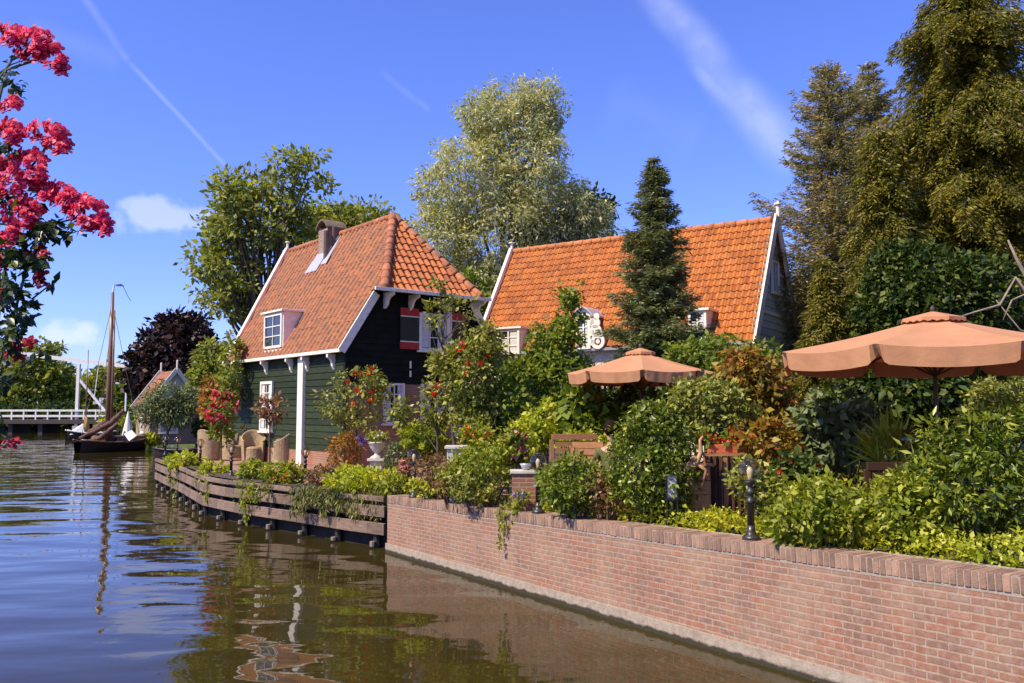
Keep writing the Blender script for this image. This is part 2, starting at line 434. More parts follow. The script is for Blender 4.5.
mc = _n(nt, 'ShaderNodeMix', data_type='RGBA'); nt.links.new(cl, mc.inputs[0]); nt.links.new(tn.outputs[2], mc.inputs[6]); mc.inputs[7].default_value = (8.2, 8.6, 10.4, 1)
nt.links.new(mc.outputs[2], bg.inputs[0])
vs = scene.view_settings; vs.view_transform = 'Standard'; vs.look = 'None'; vs.exposure = 0.52; vs.gamma = 1.0
try:
    scene.cycles.use_denoising = True; scene.cycles.max_bounces = 8; scene.cycles.transparent_max_bounces = 12
except Exception: pass

# ------------------------------------------------------------------ common materials
WHITE = mat('white_paint', (.80, .745, .62), .5, (.66, .61, .49), 9, bmp=.1)
GREEN = mat('dark_green_board', (.028, .040, .015), .7, (.016, .024, .009), 3, spec=.2, island=.25, bmp=.15, stretch=(1, 1, 6))
DARKB = mat('black_board', (.009, .011, .007), .8, (.006, .007, .005), 3, spec=.15, island=.2)
BARK = mat('bark', (.14, .10, .07), .9, (.06, .045, .03), 14, bmp=.8, bscale=30)
IRON = mat('black_iron', (.022, .021, .019), .38, (.04, .036, .03), 12, bmp=.15)
RED = mat('red_paint', (.42, .02, .02), .5)
SOIL = mat('soil', (.09, .06, .035), .95, (.04, .028, .018), 5, bmp=.6, bscale=12)
GRASSM = mat('grass_ground', (.07, .10, .02), .95, (.12, .14, .035), .6, bmp=.5, bscale=8)
PAVE = brickmat('pink_paving', (.42, .20, .14), (.34, .17, .12), (.30, .22, .16), .2, .1, .008)
HBRICK = brickmat('house_brick', (.40, .125, .055), (.28, .09, .05), (.36, .26, .17), .22, .065, .011)
WALLB = brickmat('quay_brick', (.34, .125, .068), (.215, .108, .074), (.37, .265, .17), .212, .066, .0095, eff=.12, dark=(.15, .09, .06))
PANE = mat('window_glass', (.02, .025, .03), .05, (.02, .02, .02), spec=.9)
CURT = mat('net_curtain', (.62, .60, .55), .9, (.45, .43, .4), 10)
LEAD = mat('lead_flashing', (.55, .55, .58), .4, (.38, .38, .42), 8, metal=.2)
STONE = mat('pale_stone', (.58, .54, .46), .8, (.42, .38, .3), 12, bmp=.3)
WICK = mat('wicker', (.50, .36, .20), .7, (.24, .16, .08), 30, bmp=1.0, bscale=70)

# ------------------------------------------------------------------ water
m, nt2, out = newmat('canal_water')
p = _n(nt2, 'ShaderNodeBsdfPrincipled'); nt2.links.new(p.outputs[0], out.inputs[0])
pos = geo(nt2)
p.inputs['Roughness'].default_value = .025; p.inputs['IOR'].default_value = 1.35
muck = maprange(nt2, noise_tex(nt2, pos, .35, 3), .35, .7)
nt2.links.new(mixrgb(nt2, muck, (.040, .029, .006), (.027, .022, .006)), p.inputs['Base Color'])
def wnoise(sc, strx, stry, det, rot=0):
    mp = _n(nt2, 'ShaderNodeMapping'); mp.inputs['Scale'].default_value = (strx, stry, 1); mp.inputs['Rotation'].default_value = (0, 0, rot); nt2.links.new(pos, mp.inputs[0])
    return noise_tex(nt2, mp.outputs[0], sc, det, .45)
h1 = wnoise(.55, .55, 1.2, 1.5, .15); h2 = wnoise(2.1, .7, 1.3, 1.0, -.3); h3 = wnoise(9, 1, 1, 2)
pat = maprange(nt2, noise_tex(nt2, pos, .11, 2), .42, .62, .25, 1)
s1 = _n(nt2, 'ShaderNodeMath', operation='MULTIPLY'); nt2.links.new(h1, s1.inputs[0]); s1.inputs[1].default_value = .062
s2 = _n(nt2, 'ShaderNodeMath', operation='MULTIPLY_ADD'); nt2.links.new(h2, s2.inputs[0]); s2.inputs[1].default_value = .0055; nt2.links.new(s1.outputs[0], s2.inputs[2])
s3m = _n(nt2, 'ShaderNodeMath', operation='MULTIPLY'); nt2.links.new(h3, s3m.inputs[0]); nt2.links.new(pat, s3m.inputs[1])
s3 = _n(nt2, 'ShaderNodeMath', operation='MULTIPLY_ADD'); nt2.links.new(s3m.outputs[0], s3.inputs[0]); s3.inputs[1].default_value = .0010; nt2.links.new(s2.outputs[0], s3.inputs[2])
b = _n(nt2, 'ShaderNodeBump'); b.inputs['Strength'].default_value = 1; b.inputs['Distance'].default_value = 1.0; nt2.links.new(s3.outputs[0], b.inputs['Height']); nt2.links.new(b.outputs[0], p.inputs['Normal'])
WATER = m
mb = MB(); mb.quad((-900, -60, 0), (900, -60, 0), (900, 1200, 0), (-900, 1200, 0)); tag(obj('water', mb, WATER), kind='structure')

# ------------------------------------------------------------------ land
Q0 = Vector((-2.43, 16.8)); QD = Vector((.5743, -.8186)).normalized(); QT = 19.0
def quay(t, off=0, z=0):        # off > 0 : towards the garden
    return (Q0.x + QD.x * t - QD.y * off, Q0.y + QD.y * t + QD.x * off, z)
def ztop(t): return 1.09 + .0235 * t
timber = [Vector((-2.50, 17.02)), Vector((-3.4, 17.75)), Vector((-4.55, 18.85)), Vector((-6.25, 20.35)), Vector((-7.25, 21.45)), Vector((-8.05, 22.4)), Vector((-8.75, 23.7)), Vector((-10.2, 26.3)), Vector((-12.75, 30.7))]
a0 = quay(QT, .12); 
garden = [(a0[0], a0[1])] + [quay(0, .12)[:2]] + [(v.x + .10, v.y + .10) for v in timber] + [(-10.5, 34), (-11, 40), (60, 60), (60, -3)]
def land(name, pts, z, material, uvs=True, kind='structure'):
    mb = MB(); mb.poly([(x, y, z) for x, y in pts], [(x, y) for x, y in pts]); o = obj(name, mb, material)
    import bmesh
    bm = bmesh.new(); bm.from_mesh(o.data); bmesh.ops.triangulate(bm, faces=bm.faces); bmesh.ops.recalc_face_normals(bm, faces=bm.faces)
    for f in bm.faces:
        if f.normal.z < 0: f.normal_flip()
    bm.to_mesh(o.data); bm.free()
    return tag(o, kind=kind)
land('garden_soil', garden, 1.04, SOIL)
land('terrace_paving', [(timber[3].x + .9, timber[3].y + .7), (timber[5].x + .8, timber[5].y + .4), (timber[8].x + .6, timber[8].y), (-10.2, 33.5), (-4.5, 33.5), (-1.5, 22.5), (1.2, 16.5), (-1.2, 17.6)], 1.062, PAVE)
# inland bank beyond the inlet, and the far bank behind the bridge
def bank(name, edge, back, z, material):
    mb = MB()
    mb.poly([(x, y, z) for x, y in edge + back]); 
    for (a, b2) in zip(edge[:-1], edge[1:]): mb.quad((a[0], a[1], -1), (b2[0], b2[1], -1), (b2[0], b2[1], z), (a[0], a[1], z))
    o = obj(name, mb, material); return tag(o, kind='structure')
bank('canal_bank', [(-9, 38), (-13.5, 46), (-20, 58), (-24.5, 66), (-31, 76), (-38, 88), (-43, 100), (-48, 118)], [(-48, 700), (700, 700), (700, 50), (60, 45), (10, 40)], .5, GRASSM)
bank('far_bank', [(-420, 112), (-150, 114), (-49, 121)], [(-40, 900), (-420, 900)], .75, GRASSM)
mb = MB(); v = [(-10.4, 33), (-9.2, 38)]
mb.quad((-12.75, 30.8, -1), (-9, 38, -1), (-9, 38, 1.0), (-12.75, 30.8, 1.0)); tag(obj('inlet_bank', mb, SOIL), kind='structure')

# ------------------------------------------------------------------ brick quay wall
wall = thing('quay_wall', 'long red brick quay wall with upright brick coping rising from the canal', 'wall', quay(6, .1, 0))
mb = MB(); n = 60
for i in range(n):
    t0, t1 = QT * i / n, QT * (i + 1) / n
    mb.quad(quay(t0, 0, -.8), quay(t1, 0, -.8), quay(t1, 0, ztop(t1) - .175), quay(t0, 0, ztop(t0) - .175), [(t0, -.8), (t1, -.8), (t1, 1.09 * 1.06 - .19), (t0, 1.09 * 1.06 - .19)])
mb.quad(quay(0, 0, -.8), quay(0, 0, ztop(0) - .19), quay(0, .3, ztop(0) - .19), quay(0, .3, -.8), [(0, -.8), (0, .9), (.3, .9), (.3, -.8)])
obj('brick_face', mb, WALLB, wall)
COPE = mat('coping_brick', (.31, .18, .12), .9, (.20, .125, .085), 9, island=.3, bmp=.5, bscale=50)
MORT = mat('mortar', (.38, .31, .24), .95, (.3, .24, .19), 10, bmp=.6, bscale=60)
mb = MB(); t = 0.0
while t < QT:
    wd = .056 + random.uniform(-.003, .003); z1 = ztop(t + wd / 2) + random.uniform(-.004, .003); o1 = -.014 + random.uniform(-.004, .004)
    F = lambda a, b, c: quay(a, b, c)
    mb.fbox(F, t, t + wd, o1, .30, z1 - .150, z1); t += wd + .011
obj('coping', mb, COPE, wall, bev=.006)
mb = MB()
for i in range(n):
    t0, t1 = QT * i / n, QT * (i + 1) / n
    mb.box8([quay(t0, -.003, ztop(t0) - .18), quay(t1, -.003, ztop(t1) - .18), quay(t1, .42, ztop(t1) - .18), quay(t0, .42, ztop(t0) - .18), quay(t0, -.011, ztop(t0) - .008), quay(t1, -.011, ztop(t1) - .008), quay(t1, .42, ztop(t1) - .006), quay(t0, .42, ztop(t0) - .006)])
obj('mortar_bed', mb, MORT, wall)
# pale footing with a dark wet line
m, nt3, out = newmat('footing'); p = _n(nt3, 'ShaderNodeBsdfPrincipled'); nt3.links.new(p.outputs[0], out.inputs[0])
ps = geo(nt3); sp = _n(nt3, 'ShaderNodeSeparateXYZ'); nt3.links.new(ps, sp.inputs[0])
zz = _n(nt3, 'ShaderNodeMath', operation='MULTIPLY_ADD'); nt3.links.new(noise_tex(nt3, ps, 7, 5), zz.inputs[0]); zz.inputs[1].default_value = -.09; nt3.links.new(sp.outputs[2], zz.inputs[2])
c = mixrgb(nt3, maprange(nt3, noise_tex(nt3, ps, 12, 6), .35, .7), (.38, .31, .235), (.25, .195, .14))
c = mixrgb(nt3, maprange(nt3, zz.outputs[0], .0, .03, 1, 0), c, (.035, .028, .012)); nt3.links.new(c, p.inputs['Base Color']); p.inputs['Roughness'].default_value = .8
nt3.links.new(bump(nt3, noise_tex(nt3, ps, 40, 5), .5, .02), p.inputs['Normal'])
mb = MB(); mb.fbox(lambda a, b, c: quay(a, b, c), -.02, QT, -.03, .2, -.8, .17); obj('footing', mb, m, wall)

# ------------------------------------------------------------------ timber retaining wall
tw = thing('timber_wall', 'curved weathered timber retaining wall of stacked planks edging the terrace', 'wall', (timber[4].x, timber[4].y, 0))
WOOD = mat('weathered_plank', (.23, .155, .11), .85, (.13, .085, .06), 5, island=.35, bmp=.7, bscale=30, stretch=(1, 1, 5))
POST = mat('wet_post', (.028, .02, .014), .7, (.015, .011, .008), 9)
PALE = mat('post_end', (.26, .21, .15), .85)
def tp(i): return timber[i]
cum = [0]
for a, b2 in zip(timber[:-1], timber[1:]): cum.append(cum[-1] + (b2 - a).length)
def tpos(s):
    s = max(0, min(cum[-1] - 1e-4, s))
    for i in range(len(cum) - 1):
        if s <= cum[i + 1]: return timber[i].lerp(timber[i + 1], (s - cum[i]) / (cum[i + 1] - cum[i]))
def tnorm(s):
    d = (tpos(s + .4) - tpos(s - .4)).normalized(); return Vector((-d.y, d.x)) * 1.0
SL = cum[-1]
for row, (z0, z1, o_, th) in enumerate(((.94, 1.04, .05, .12), (.63, .85, .03, .07), (.29, .52, .035, .07))):
    s = 0
    while s < SL - .05:
        L = min(random.uniform(2.2, 3.4), SL - s); k = max(2, int(L / .45)); mbp = MB(); dz = random.uniform(-.012, .012)
        for j in range(k):
            sa = s + L * j / k + (.012 if j == 0 else 0); sb = s + L * (j + 1) / k
            c8 = []
            for z in (z0 + dz, z1 + dz):
                for (q, off) in ((sa, o_), (sb, o_), (sb, o_ - th), (sa, o_ - th)):
                    P = tpos(q); N_ = tnorm(q); c8.append((P.x + N_.x * off, P.y + N_.y * off, z - .012 * (row == 0)))
            mbp.box8(c8)
        obj('plank', mbp, WOOD, tw, bev=.008); s += L
s = .35
while s < SL:
    P = tpos(s); N_ = tnorm(s); mbp = MB(); mbp.tube([(P.x - N_.x * .1, P.y - N_.y * .1, -.8), (P.x - N_.x * .1, P.y - N_.y * .1, .92)], .075, 8); po = obj('post', mbp, POST, tw)
    mbp = MB(); mbp.tube([(P.x + N_.x * .02, P.y + N_.y * .02, .04), (P.x + N_.x * .02, P.y + N_.y * .02, .13 + random.uniform(-.03, .03))], .055, 8); obj('bolt_block', mbp, PALE, po)
    s += 1.25
mb = MB(); K = 40
for j in range(K):
    A = tpos(SL * j / K); B = tpos(SL * (j + 1) / K); NA = tnorm(SL * j / K); NB = tnorm(SL * (j + 1) / K)
    mb.quad((A.x - NA.x * .2, A.y - NA.y * .2, -.8), (B.x - NB.x * .2, B.y - NB.y * .2, -.8), (B.x - NB.x * .2, B.y - NB.y * .2, 1.03), (A.x - NA.x * .2, A.y - NA.y * .2, 1.03))
obj('backing_board', mb, mat('dark_backing', (.018, .012, .009), .9), tw)
# ------------------------------------------------------------------ building helpers
class Frame:
    def __init__(s, x, y, th): s.o = Vector((x, y, 0)); s.th = th; s.R = Vector((math.cos(th), math.sin(th), 0)); s.L = Vector((-math.sin(th), math.cos(th), 0))
    def __call__(s, w, q, z): return s.o + s.R * w + s.L * q + Vector((0, 0, z))
    def inv(s, P): d = Vector((P.x, P.y, 0)) - s.o; return d.dot(s.R), d.dot(s.L), P.z
UP = Vector((0, 0, 1))
def siding(name, P0, U, Nn, z0, z1, um, uM, material, parent, bh=.19):
    """lapped boards: um/uM functions of z give the ends"""
    mb = MB(); z = z0
    while z < z1 - .02:
        zt = min(z + bh, z1); zm = (z + zt) / 2; a, b = um(zm), uM(zm)
        if b - a > .05:
            f = lambda u, d, zz: P0 + U * u + Nn * d + UP * zz
            mb.box8([f(a, -.02, z), f(b, -.02, z), f(b, .03, z), f(a, .03, z), f(a, -.02, zt), f(b, -.02, zt), f(b, .006, zt), f(a, .006, zt)])
        z += bh
    return obj(name, mb, material, parent)
def tiles(name, P0, U, V, um, uM, vlen, material, parent, tw=.215, th=.30, stp=.026):
    """pantiles: rolled across u, stepped up v; um/uM(v) clip the ends"""
    Nn = U.cross(V).normalized()
    if Nn.z < 0: Nn = -Nn
    umin = min(um(0), um(vlen)); umax = max(uM(0), uM(vlen)); ns = 7
    u0 = math.floor(umin / tw); u1 = math.ceil(umax / tw); ncol = (u1 - u0) * ns
    rows = int(vlen / th) + 1; mb = MB(); V_ = []; F_ = []
    prof = [0, .016, .046, .066, .056, .012, -.010]
    mb2 = MB()
    for r in range(rows):
        va = r * th; vb = min((r + 1) * th + .012, vlen)
        if va >= vlen - .02: break
        jit = [random.uniform(-.006, .006) for _ in range(u1 - u0 + 1)]
        for c in range(ncol):
            cu = (u0 * ns + c) / ns * tw; cu2 = cu + tw / ns
            a = max(cu, min(um(va), uM(va))); b = min(cu2, uM(va)); a2 = max(cu, um(vb)); b2 = min(cu2, uM(vb))
            if a >= b and a2 >= b2: continue
            if b <= a: b = a
            if b2 <= a2: b2 = a2
            ci = c % ns; h = prof[ci]; h2 = prof[(ci + 1) % ns]; tj = jit[c // ns]; ti = c // ns
            sc = (.010 * math.sin(PI * ci / ns)); sc2 = .010 * math.sin(PI * (ci + 1) / ns)
            p = lambda u, v, hh: P0 + U * u + V * v + Nn * (hh + .045 * noise.noise(Vector((u * .45, v * .6, P0.x))))
            A = p(a, va - sc, h + stp + tj); B = p(b, va - sc2, h2 + stp + tj); C_ = p(b2, vb, h2 + tj); D_ = p(a2, vb, h + tj)
            uu = (ti + (ci + .2) / ns); uu2 = ti + (ci + .8) / ns
            uv = [(uu, r + .1), (uu2, r + .1), (uu2, r + .9), (uu, r + .9)]
            mb2.quad(A, B, C_, D_, uv); mb2.quad(p(a, va - sc, h - .01), p(b, va - sc2, h2 - .01), B, A, uv)
    return obj(name, mb2, material, parent)
def ridge(name, p, q, material, parent, r=.11, L=.36):
    mb = MB(); d = Vector(q) - Vector(p); n = max(1, int(d.length / L)); 
    for i in range(n):
        a = Vector(p) + d * (i / n); b = Vector(p) + d * ((i + 1.12) / n)
        mb.tube([a, a.lerp(b, .15), b], [r * 1.12, r * 1.1, r * .9], 10)
    return obj(name, mb, material, parent, True)
def window(fn, u0, u1, z0, z1, cols, rows, parent, fmat=None, depth=.07, curtain=True, fw=.06, bar=.022, sill=True, name='window', d0=0.0):
    """fn(u, depth, z) -> world; a framed window standing proud of the wall"""
    fmat = fmat or WHITE; mb = MB()
    G = lambda a, b, c: fn(a, b + d0, c)
    mb.fbox(G, u0, u0 + fw, 0, depth, z0, z1); mb.fbox(G, u1 - fw, u1, 0, depth, z0, z1)
    mb.fbox(G, u0 + fw, u1 - fw, 0, depth - .002, z0, z0 + fw); mb.fbox(G, u0 + fw, u1 - fw, 0, depth - .002, z1 - fw, z1)
    for i in range(1, cols):
        u = u0 + fw + (u1 - u0 - 2 * fw) * i / cols; mb.fbox(G, u - bar / 2, u + bar / 2, .02, depth - .015, z0 + fw, z1 - fw)
    for j in range(1, rows):
        z = z0 + fw + (z1 - z0 - 2 * fw) * j / rows; mb.fbox(G, u0 + fw, u1 - fw, .02, depth - .018, z - bar / 2, z + bar / 2)
    wn = obj(name, mb, fmat, parent)
    mb = MB(); mb.fbox(G, u0 + fw * .8, u1 - fw * .8, .012, .032, z0 + fw * .8, z1 - fw * .8); obj('pane', mb, PANE, wn)
    if curtain:
        mb = MB(); W = u1 - u0 - 2 * fw
        for a, b in ((.0, .30), (.70, 1.0)):
            mb = MB(); mb.fbox(G, u0 + fw + W * a, u0 + fw + W * b, .0335, .036, z0 + fw + .02, z1 - fw); obj('curtain', mb, CURT, wn)
    if sill:
        mb = MB(); mb.fbox(G, u0 - .05, u1 + .05, 0, depth + .05, z0 - .05, z0 - .001); obj('sill', mb, fmat, wn)
    return wn
def bracket(fn, u, z, material, parent, h=.42, d=.34, w=.07):
    """curved white bracket: fn(u, depth, z)"""
    pts = [(0, 0), (d, 0), (d, -.10), (d * .62, -.16), (d * .45, -h * .55), (d * .38, -h * .8), (d * .16, -h), (0, -h)]
    a = [fn(u - w / 2, p, z + q) for p, q in pts]; off = fn(u + w / 2, 0, z) - fn(u - w / 2, 0, z)
    mb = MB(); mb.prism(a, off); return obj('bracket', mb, material, parent)

TILE = tilemat('pantile', (.42, .105, .018), (.25, .065, .015), (.48, .135, .026))
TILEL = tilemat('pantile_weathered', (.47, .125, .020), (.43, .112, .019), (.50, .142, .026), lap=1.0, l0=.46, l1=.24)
TILE2 = tilemat('pantile_orange', (.48, .135, .018), (.34, .09, .015), (.55, .18, .03), lap=.6)
RIDG = mat('ridge_tile', (.42, .15, .06), .8, (.24, .09, .045), 8, island=.25, bmp=.4)

# ------------------------------------------------------------------ house one
H = Frame(-4.652, 23.768, .683); L1, HW, ZE, ZR, SP, ZH, SO, LEAN = 8.15, 2.568, 4.435, 8.886, 1.828, 6.156, .61, 1.2
h1 = thing('green_house', 'green boarded house with orange pantile half hipped roof and red shutters on the terrace', 'house', H(HW, L1 / 2, 1.05))
MR = (ZR - ZE) / (HW + .2); WH = (ZH - ZE) / MR - .2
fL = lambda u, d, z: H(-d, u, z)          # left wall: u along s, d outwards
fF = lambda u, d, z: H(u, -d, z)          # front gable: u along w
zs = 1.56
siding('wall', H(0, 0, 0), H.L, -H.R, zs, ZE - .02, lambda z: 0, lambda z: L1, GREEN, h1)
mb = MB()
def wallq(fn, u0, u1, z0, z1, d=0): mb.quad(fn(u0, d, z0), fn(u1, d, z0), fn(u1, d, z1), fn(u0, d, z1), [(u0, z0), (u1, z0), (u1, z1), (u0, z1)])
wallq(fL, 0, L1, .9, zs, .02); obj('brick_plinth', mb, HBRICK, h1)
zb = 3.5
gz = lambda z: max(0, (z - ZE) / MR - .2)
siding('gable_wall', H(0, 0, 0), H.R, -H.L, zb, ZH + .05, lambda z: gz(z) if z > ZE else 0, lambda z: 2 * HW - gz(z) if z > ZE else 2 * HW, DARKB, h1)
mb = MB(); wallq(fF, -.02, 2 * HW, .9, zb, .015); obj('brick_wall', mb, HBRICK, h1)
mb = MB(); mb.quad(H(2 * HW, 0, .9), H(2 * HW, L1, .9), H(2 * HW, L1, ZE), H(2 * HW, 0, ZE)); mb.poly([H(0, L1, .9), H(2 * HW, L1, .9), H(2 * HW, L1, ZE), H(HW, L1, ZR - .3), H(0, L1, ZE)]); obj('back_wall', mb, DARKB, h1)
# roof
r_top = ZR; V1 = (H(HW, 0, ZR) - H(-.2, 0, ZE)); vl = V1.length; V1.normalize()
P0 = H(-.2, 0, ZE); vh = vl * (ZH - ZE) / (ZR - ZE)
def um1(v):
    if v < vh: return -.12
    return -.12 - (SO - .12) * 0 + (v - vh) / (vl - vh) * (SP + SO) - SO + .12 if v > vh else -.12
def um1(v):
    return -.12 if v < vh else -SO + (v - vh) / (vl - vh) * (SP + SO)
uM1 = lambda v: L1 + .2 + LEAN * v / vl
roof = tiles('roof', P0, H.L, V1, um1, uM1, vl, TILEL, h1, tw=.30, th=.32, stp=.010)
V2 = (H(HW, 0, ZR) - H(2 * HW + .2, 0, ZE)); V2.normalize()
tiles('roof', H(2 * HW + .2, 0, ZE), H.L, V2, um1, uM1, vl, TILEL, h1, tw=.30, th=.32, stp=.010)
A = H(HW, -SO, ZH); Pk = H(HW, SP, ZR); V3 = Pk - A; v3 = V3.length; V3.normalize()
e = HW - WH
tiles('hip_roof', A, H.R, V3, lambda v: -e * (1 - v / v3), lambda v: e * (1 - v / v3), v3, TILE, h1, tw=.235, th=.32, stp=.04)
ridge('ridge_tiles', H(HW, SP, ZR + .04), H(HW, L1 + .2 + LEAN, ZR + .04), RIDG, h1, .10)
ridge('hip_tiles', H(WH - .02, -SO, ZH + .05), H(HW, SP, ZR + .06), RIDG, h1, .13)
ridge('hip_tiles', H(2 * HW - WH, -SO, ZH + .05), H(HW, SP, ZR + .06), RIDG, h1, .12)
# gutters, bargeboards
mb = MB(); mb.beam(H(-.24, -.14, ZE - .03), H(-.24, L1 + .2, ZE - .03), .09, .10); obj('gutter', mb, WHITE, h1, bev=.01)
mb = MB(); mb.fbox(H, -.18, .0, 0, L1, ZE - .09, ZE - .07); obj('soffit', mb, DARKB, h1)
def barge(p, q, parent, w=.05, h=.26, up=(0, 0, 1)):
    mb = MB(); mb.beam(p, q, w, h, up); return obj('bargeboard', mb, WHITE, parent, bev=.01)
barge(H(-.22, -.15, ZE - .05), H(WH, -.15, ZH - .06), h1, h=.24)
barge(H(2 * HW + .22, -.15, ZE - .05), H(2 * HW - WH, -.15, ZH - .06), h1, h=.24)
bl = barge(H(-.3, L1 + .22, ZE - .12), H(HW - .05, L1 + .24 + LEAN, ZR + .10), h1, .12, .24)
mb = MB(); mb.lathe([(.05, 0), (.05, .28), (.09, .30), (.09, .34), (.03, .36)], H(HW - .06, L1 + .25 + LEAN, ZR + .08), 8); obj('finial', mb, WHITE, bl)
mb = MB(); mb.beam(H(WH - .35, -SO - .06, ZH - .0), H(2 * HW - WH + .35, -SO - .06, ZH - .0), .07, .10); obj('hip_eave_board', mb, WHITE, h1, bev=.01)
mb = MB(); mb.fbox(H, WH - .1, 2 * HW - WH + .1, -SO, 0, ZH + .01, ZH + .04); obj('hip_soffit', mb, DARKB, h1)
for pxx in (384, 409, 445, 474):
    P = on_plane(pxx, 300, H(0, 0, 0), H.L); wv = H.inv(P)[0]; bracket(fF, wv, ZH - .02, WHITE, h1, .45, SO - .05)
for pxx in (243.7, 268, 293, 309, 335):
    P = on_plane(pxx, 365, H(0, 0, 0), H.R); sv = H.inv(P)[1]; bracket(fL, sv, ZE - .09, WHITE, h1, .44, .26, .10)
# pilaster post
sv = H.inv(on_plane(303, 400, H(0, 0, 0), H.R))[1]
mb = MB(); mb.fbox(fL, sv - .19, sv + .17, -.02, .12, 1.06, ZE - .1); obj('white_post', mb, WHITE, h1, bev=.01)
mb = MB(); mb.fbox(fL, -.06, .05, -.02, .05, zs, ZE - .1); obj('corner_board', mb, DARKB, h1)
def uz(f, px, py, n_):            # pixel on wall -> (w, s, z)
    return H.inv(on_plane(px, py, H(0, 0, 0), n_))
a = uz(0, 275, 381, H.R); b2 = uz(0, 262, 431, H.R)
window(fL, a[1], b2[1], b2[2], a[2], 2, 5, h1, d0=.035, bar=.03, fw=.09)
for (xa, ya, xb, yb, c_, r_) in ((383, 383, 403, 423, 2, 4), (420, 384, 444, 437, 3, 4), (452, 386, 470, 437, 2, 4)):
    A_ = uz(0, xa, ya, H.L); B_ = uz(0, xb, yb, H.L); window(fF, A_[0], B_[0], A_[2] - (yb - ya) * .0292, A_[2], c_, r_, h1, d0=.02, bar=.03)
A_ = uz(0, 418, 311, H.L); B_ = uz(0, 447, 352, H.L); wz0, wz1 = B_[2], A_[2]; wA, wB = A_[0], B_[0]
window(fF, wA, wB, wz0, wz1 - .05, 3, 3, h1, d0=.035, fw=.08, bar=.03)
SHG = mat('shutter_green', (.015, .03, .018), .4)
def shutter(u0, u1, z0, z1, ang):
    mb = MB(); G = lambda u, d, z: fF(u, .05 + d, z); k = (z1 - z0)
    mb.fbox(G, u0, u1, 0, .035, z0, z1); sh = obj('shutter', mb, SHG, h1)
    mb = MB(); mb.fbox(G, u0 - .004, u1 + .004, .0, .042, z1 - k * .19, z1 + .003); obj('red_panel', mb, RED, sh); mb = MB(); mb.fbox(G, u0 - .004, u1 + .004, .0, .042, z0 - .003, z0 + k * .17); obj('red_panel', mb, RED, sh)
    mb = MB(); mb.fbox(G, u0, u1, .036, .045, z1 - k * .215, z1 - k * .19); obj('white_stripe', mb, WHITE, sh); mb = MB(); mb.fbox(G, u0, u1, .036, .045, z0 + k * .17, z0 + k * .195); obj('white_stripe', mb, WHITE, sh)
sw = uz(0, 399, 330, H.L)[0]; shutter(sw, wA - .02, wz0 + .02, wz1 + .05, 0)
se = uz(0, 464, 330, H.L)[0]; shutter(wB + .12, se, wz0 + .0, wz1 + .02, 0)
mb = MB(); mb.fbox(fF, wB, wB + .11, .03, .10, wz0 - .3, ZH - .3); obj('white_post', mb, WHITE, h1)
mb = MB(); 
for dx, dz in ((0, 0), (.0, .16)): mb.fbox(fF, uz(0, 409, 370, H.L)[0], uz(0, 410.6, 370, H.L)[0], .03, .045, 3.72 + dz * 1.6, 3.9 + dz * 1.8)
obj('wall_anchor', mb, WHITE, h1)
# dormer on the left slope
P1 = on_plane(268, 345, P0, V1.cross(H.L)); w1, s1, z1 = H.inv(P1); 
P2 = on_plane(283, 348, P0, V1.cross(H.L)); w2, s2, z2 = H.inv(P2)
zd0 = min(z1, z2) - .02; zd1 = zd0 + 1.20; sA, sB = s2 - .02, s1 + .02; wf = w1 - .12
wr = -.2 + (zd1 - ZE) / MR + .05
dm = MB(); dm.box8([H(wf, sA, zd0), H(wr, sA, zd1 - .1), H(wr, sB, zd1 - .1), H(wf, sB, zd0), H(wf, sA, zd1), H(wr, sA, zd1), H(wr, sB, zd1), H(wf, sB, zd1)])
dorm = obj('dormer', dm, WHITE, h1)
mb = MB(); mb.fbox(H, wf - .12, wr + .15, sA - .10, sB + .10, zd1 + .002, zd1 + .07); obj('dormer_roof', mb, WHITE, dorm, bev=.01)
mb = MB(); mb.fbox(H, wf - .06, wf + .18, sA - .02, sB + .02, zd0 - .14, zd0 - .002); obj('dormer_sill', mb, WHITE, dorm)
G = lambda u, d, z: H(wf - d, u, z)
window(G, sA + .06, sB - .06, zd0 + .08, zd1 - .06, 2, 3, dorm, depth=.06, fw=.08, sill=False, curtain=False) if False else None
mb = MB(); fw = .09
for q in ((sA + .05, sA + .05 + fw, zd0 + .05, zd1 - .04), (sB - .05 - fw, sB - .05, zd0 + .05, zd1 - .04), (sA + .1, sB - .1, zd0 + .05, zd0 + .13), (sA + .1, sB - .1, zd1 - .11, zd1 - .04)):
    mb.fbox(G, q[0], q[1], .002, .055, q[2], q[3])
mid = (sA + sB) / 2; mb.fbox(G, mid - .015, mid + .015, .01, .045, zd0 + .1, zd1 - .1)
for kk in (1, 2): zz_ = zd0 + .12 + (zd1 - zd0 - .24) * kk / 3; mb.fbox(G, sA + .12, sB - .12, .01, .043, zz_ - .015, zz_ + .015)
obj('window_frame', mb, WHITE, dorm)
mb = MB(); mb.fbox(G, sA + .12, sB - .12, .003, .02, zd0 + .12, zd1 - .1); obj('pane', mb, PANE, dorm)
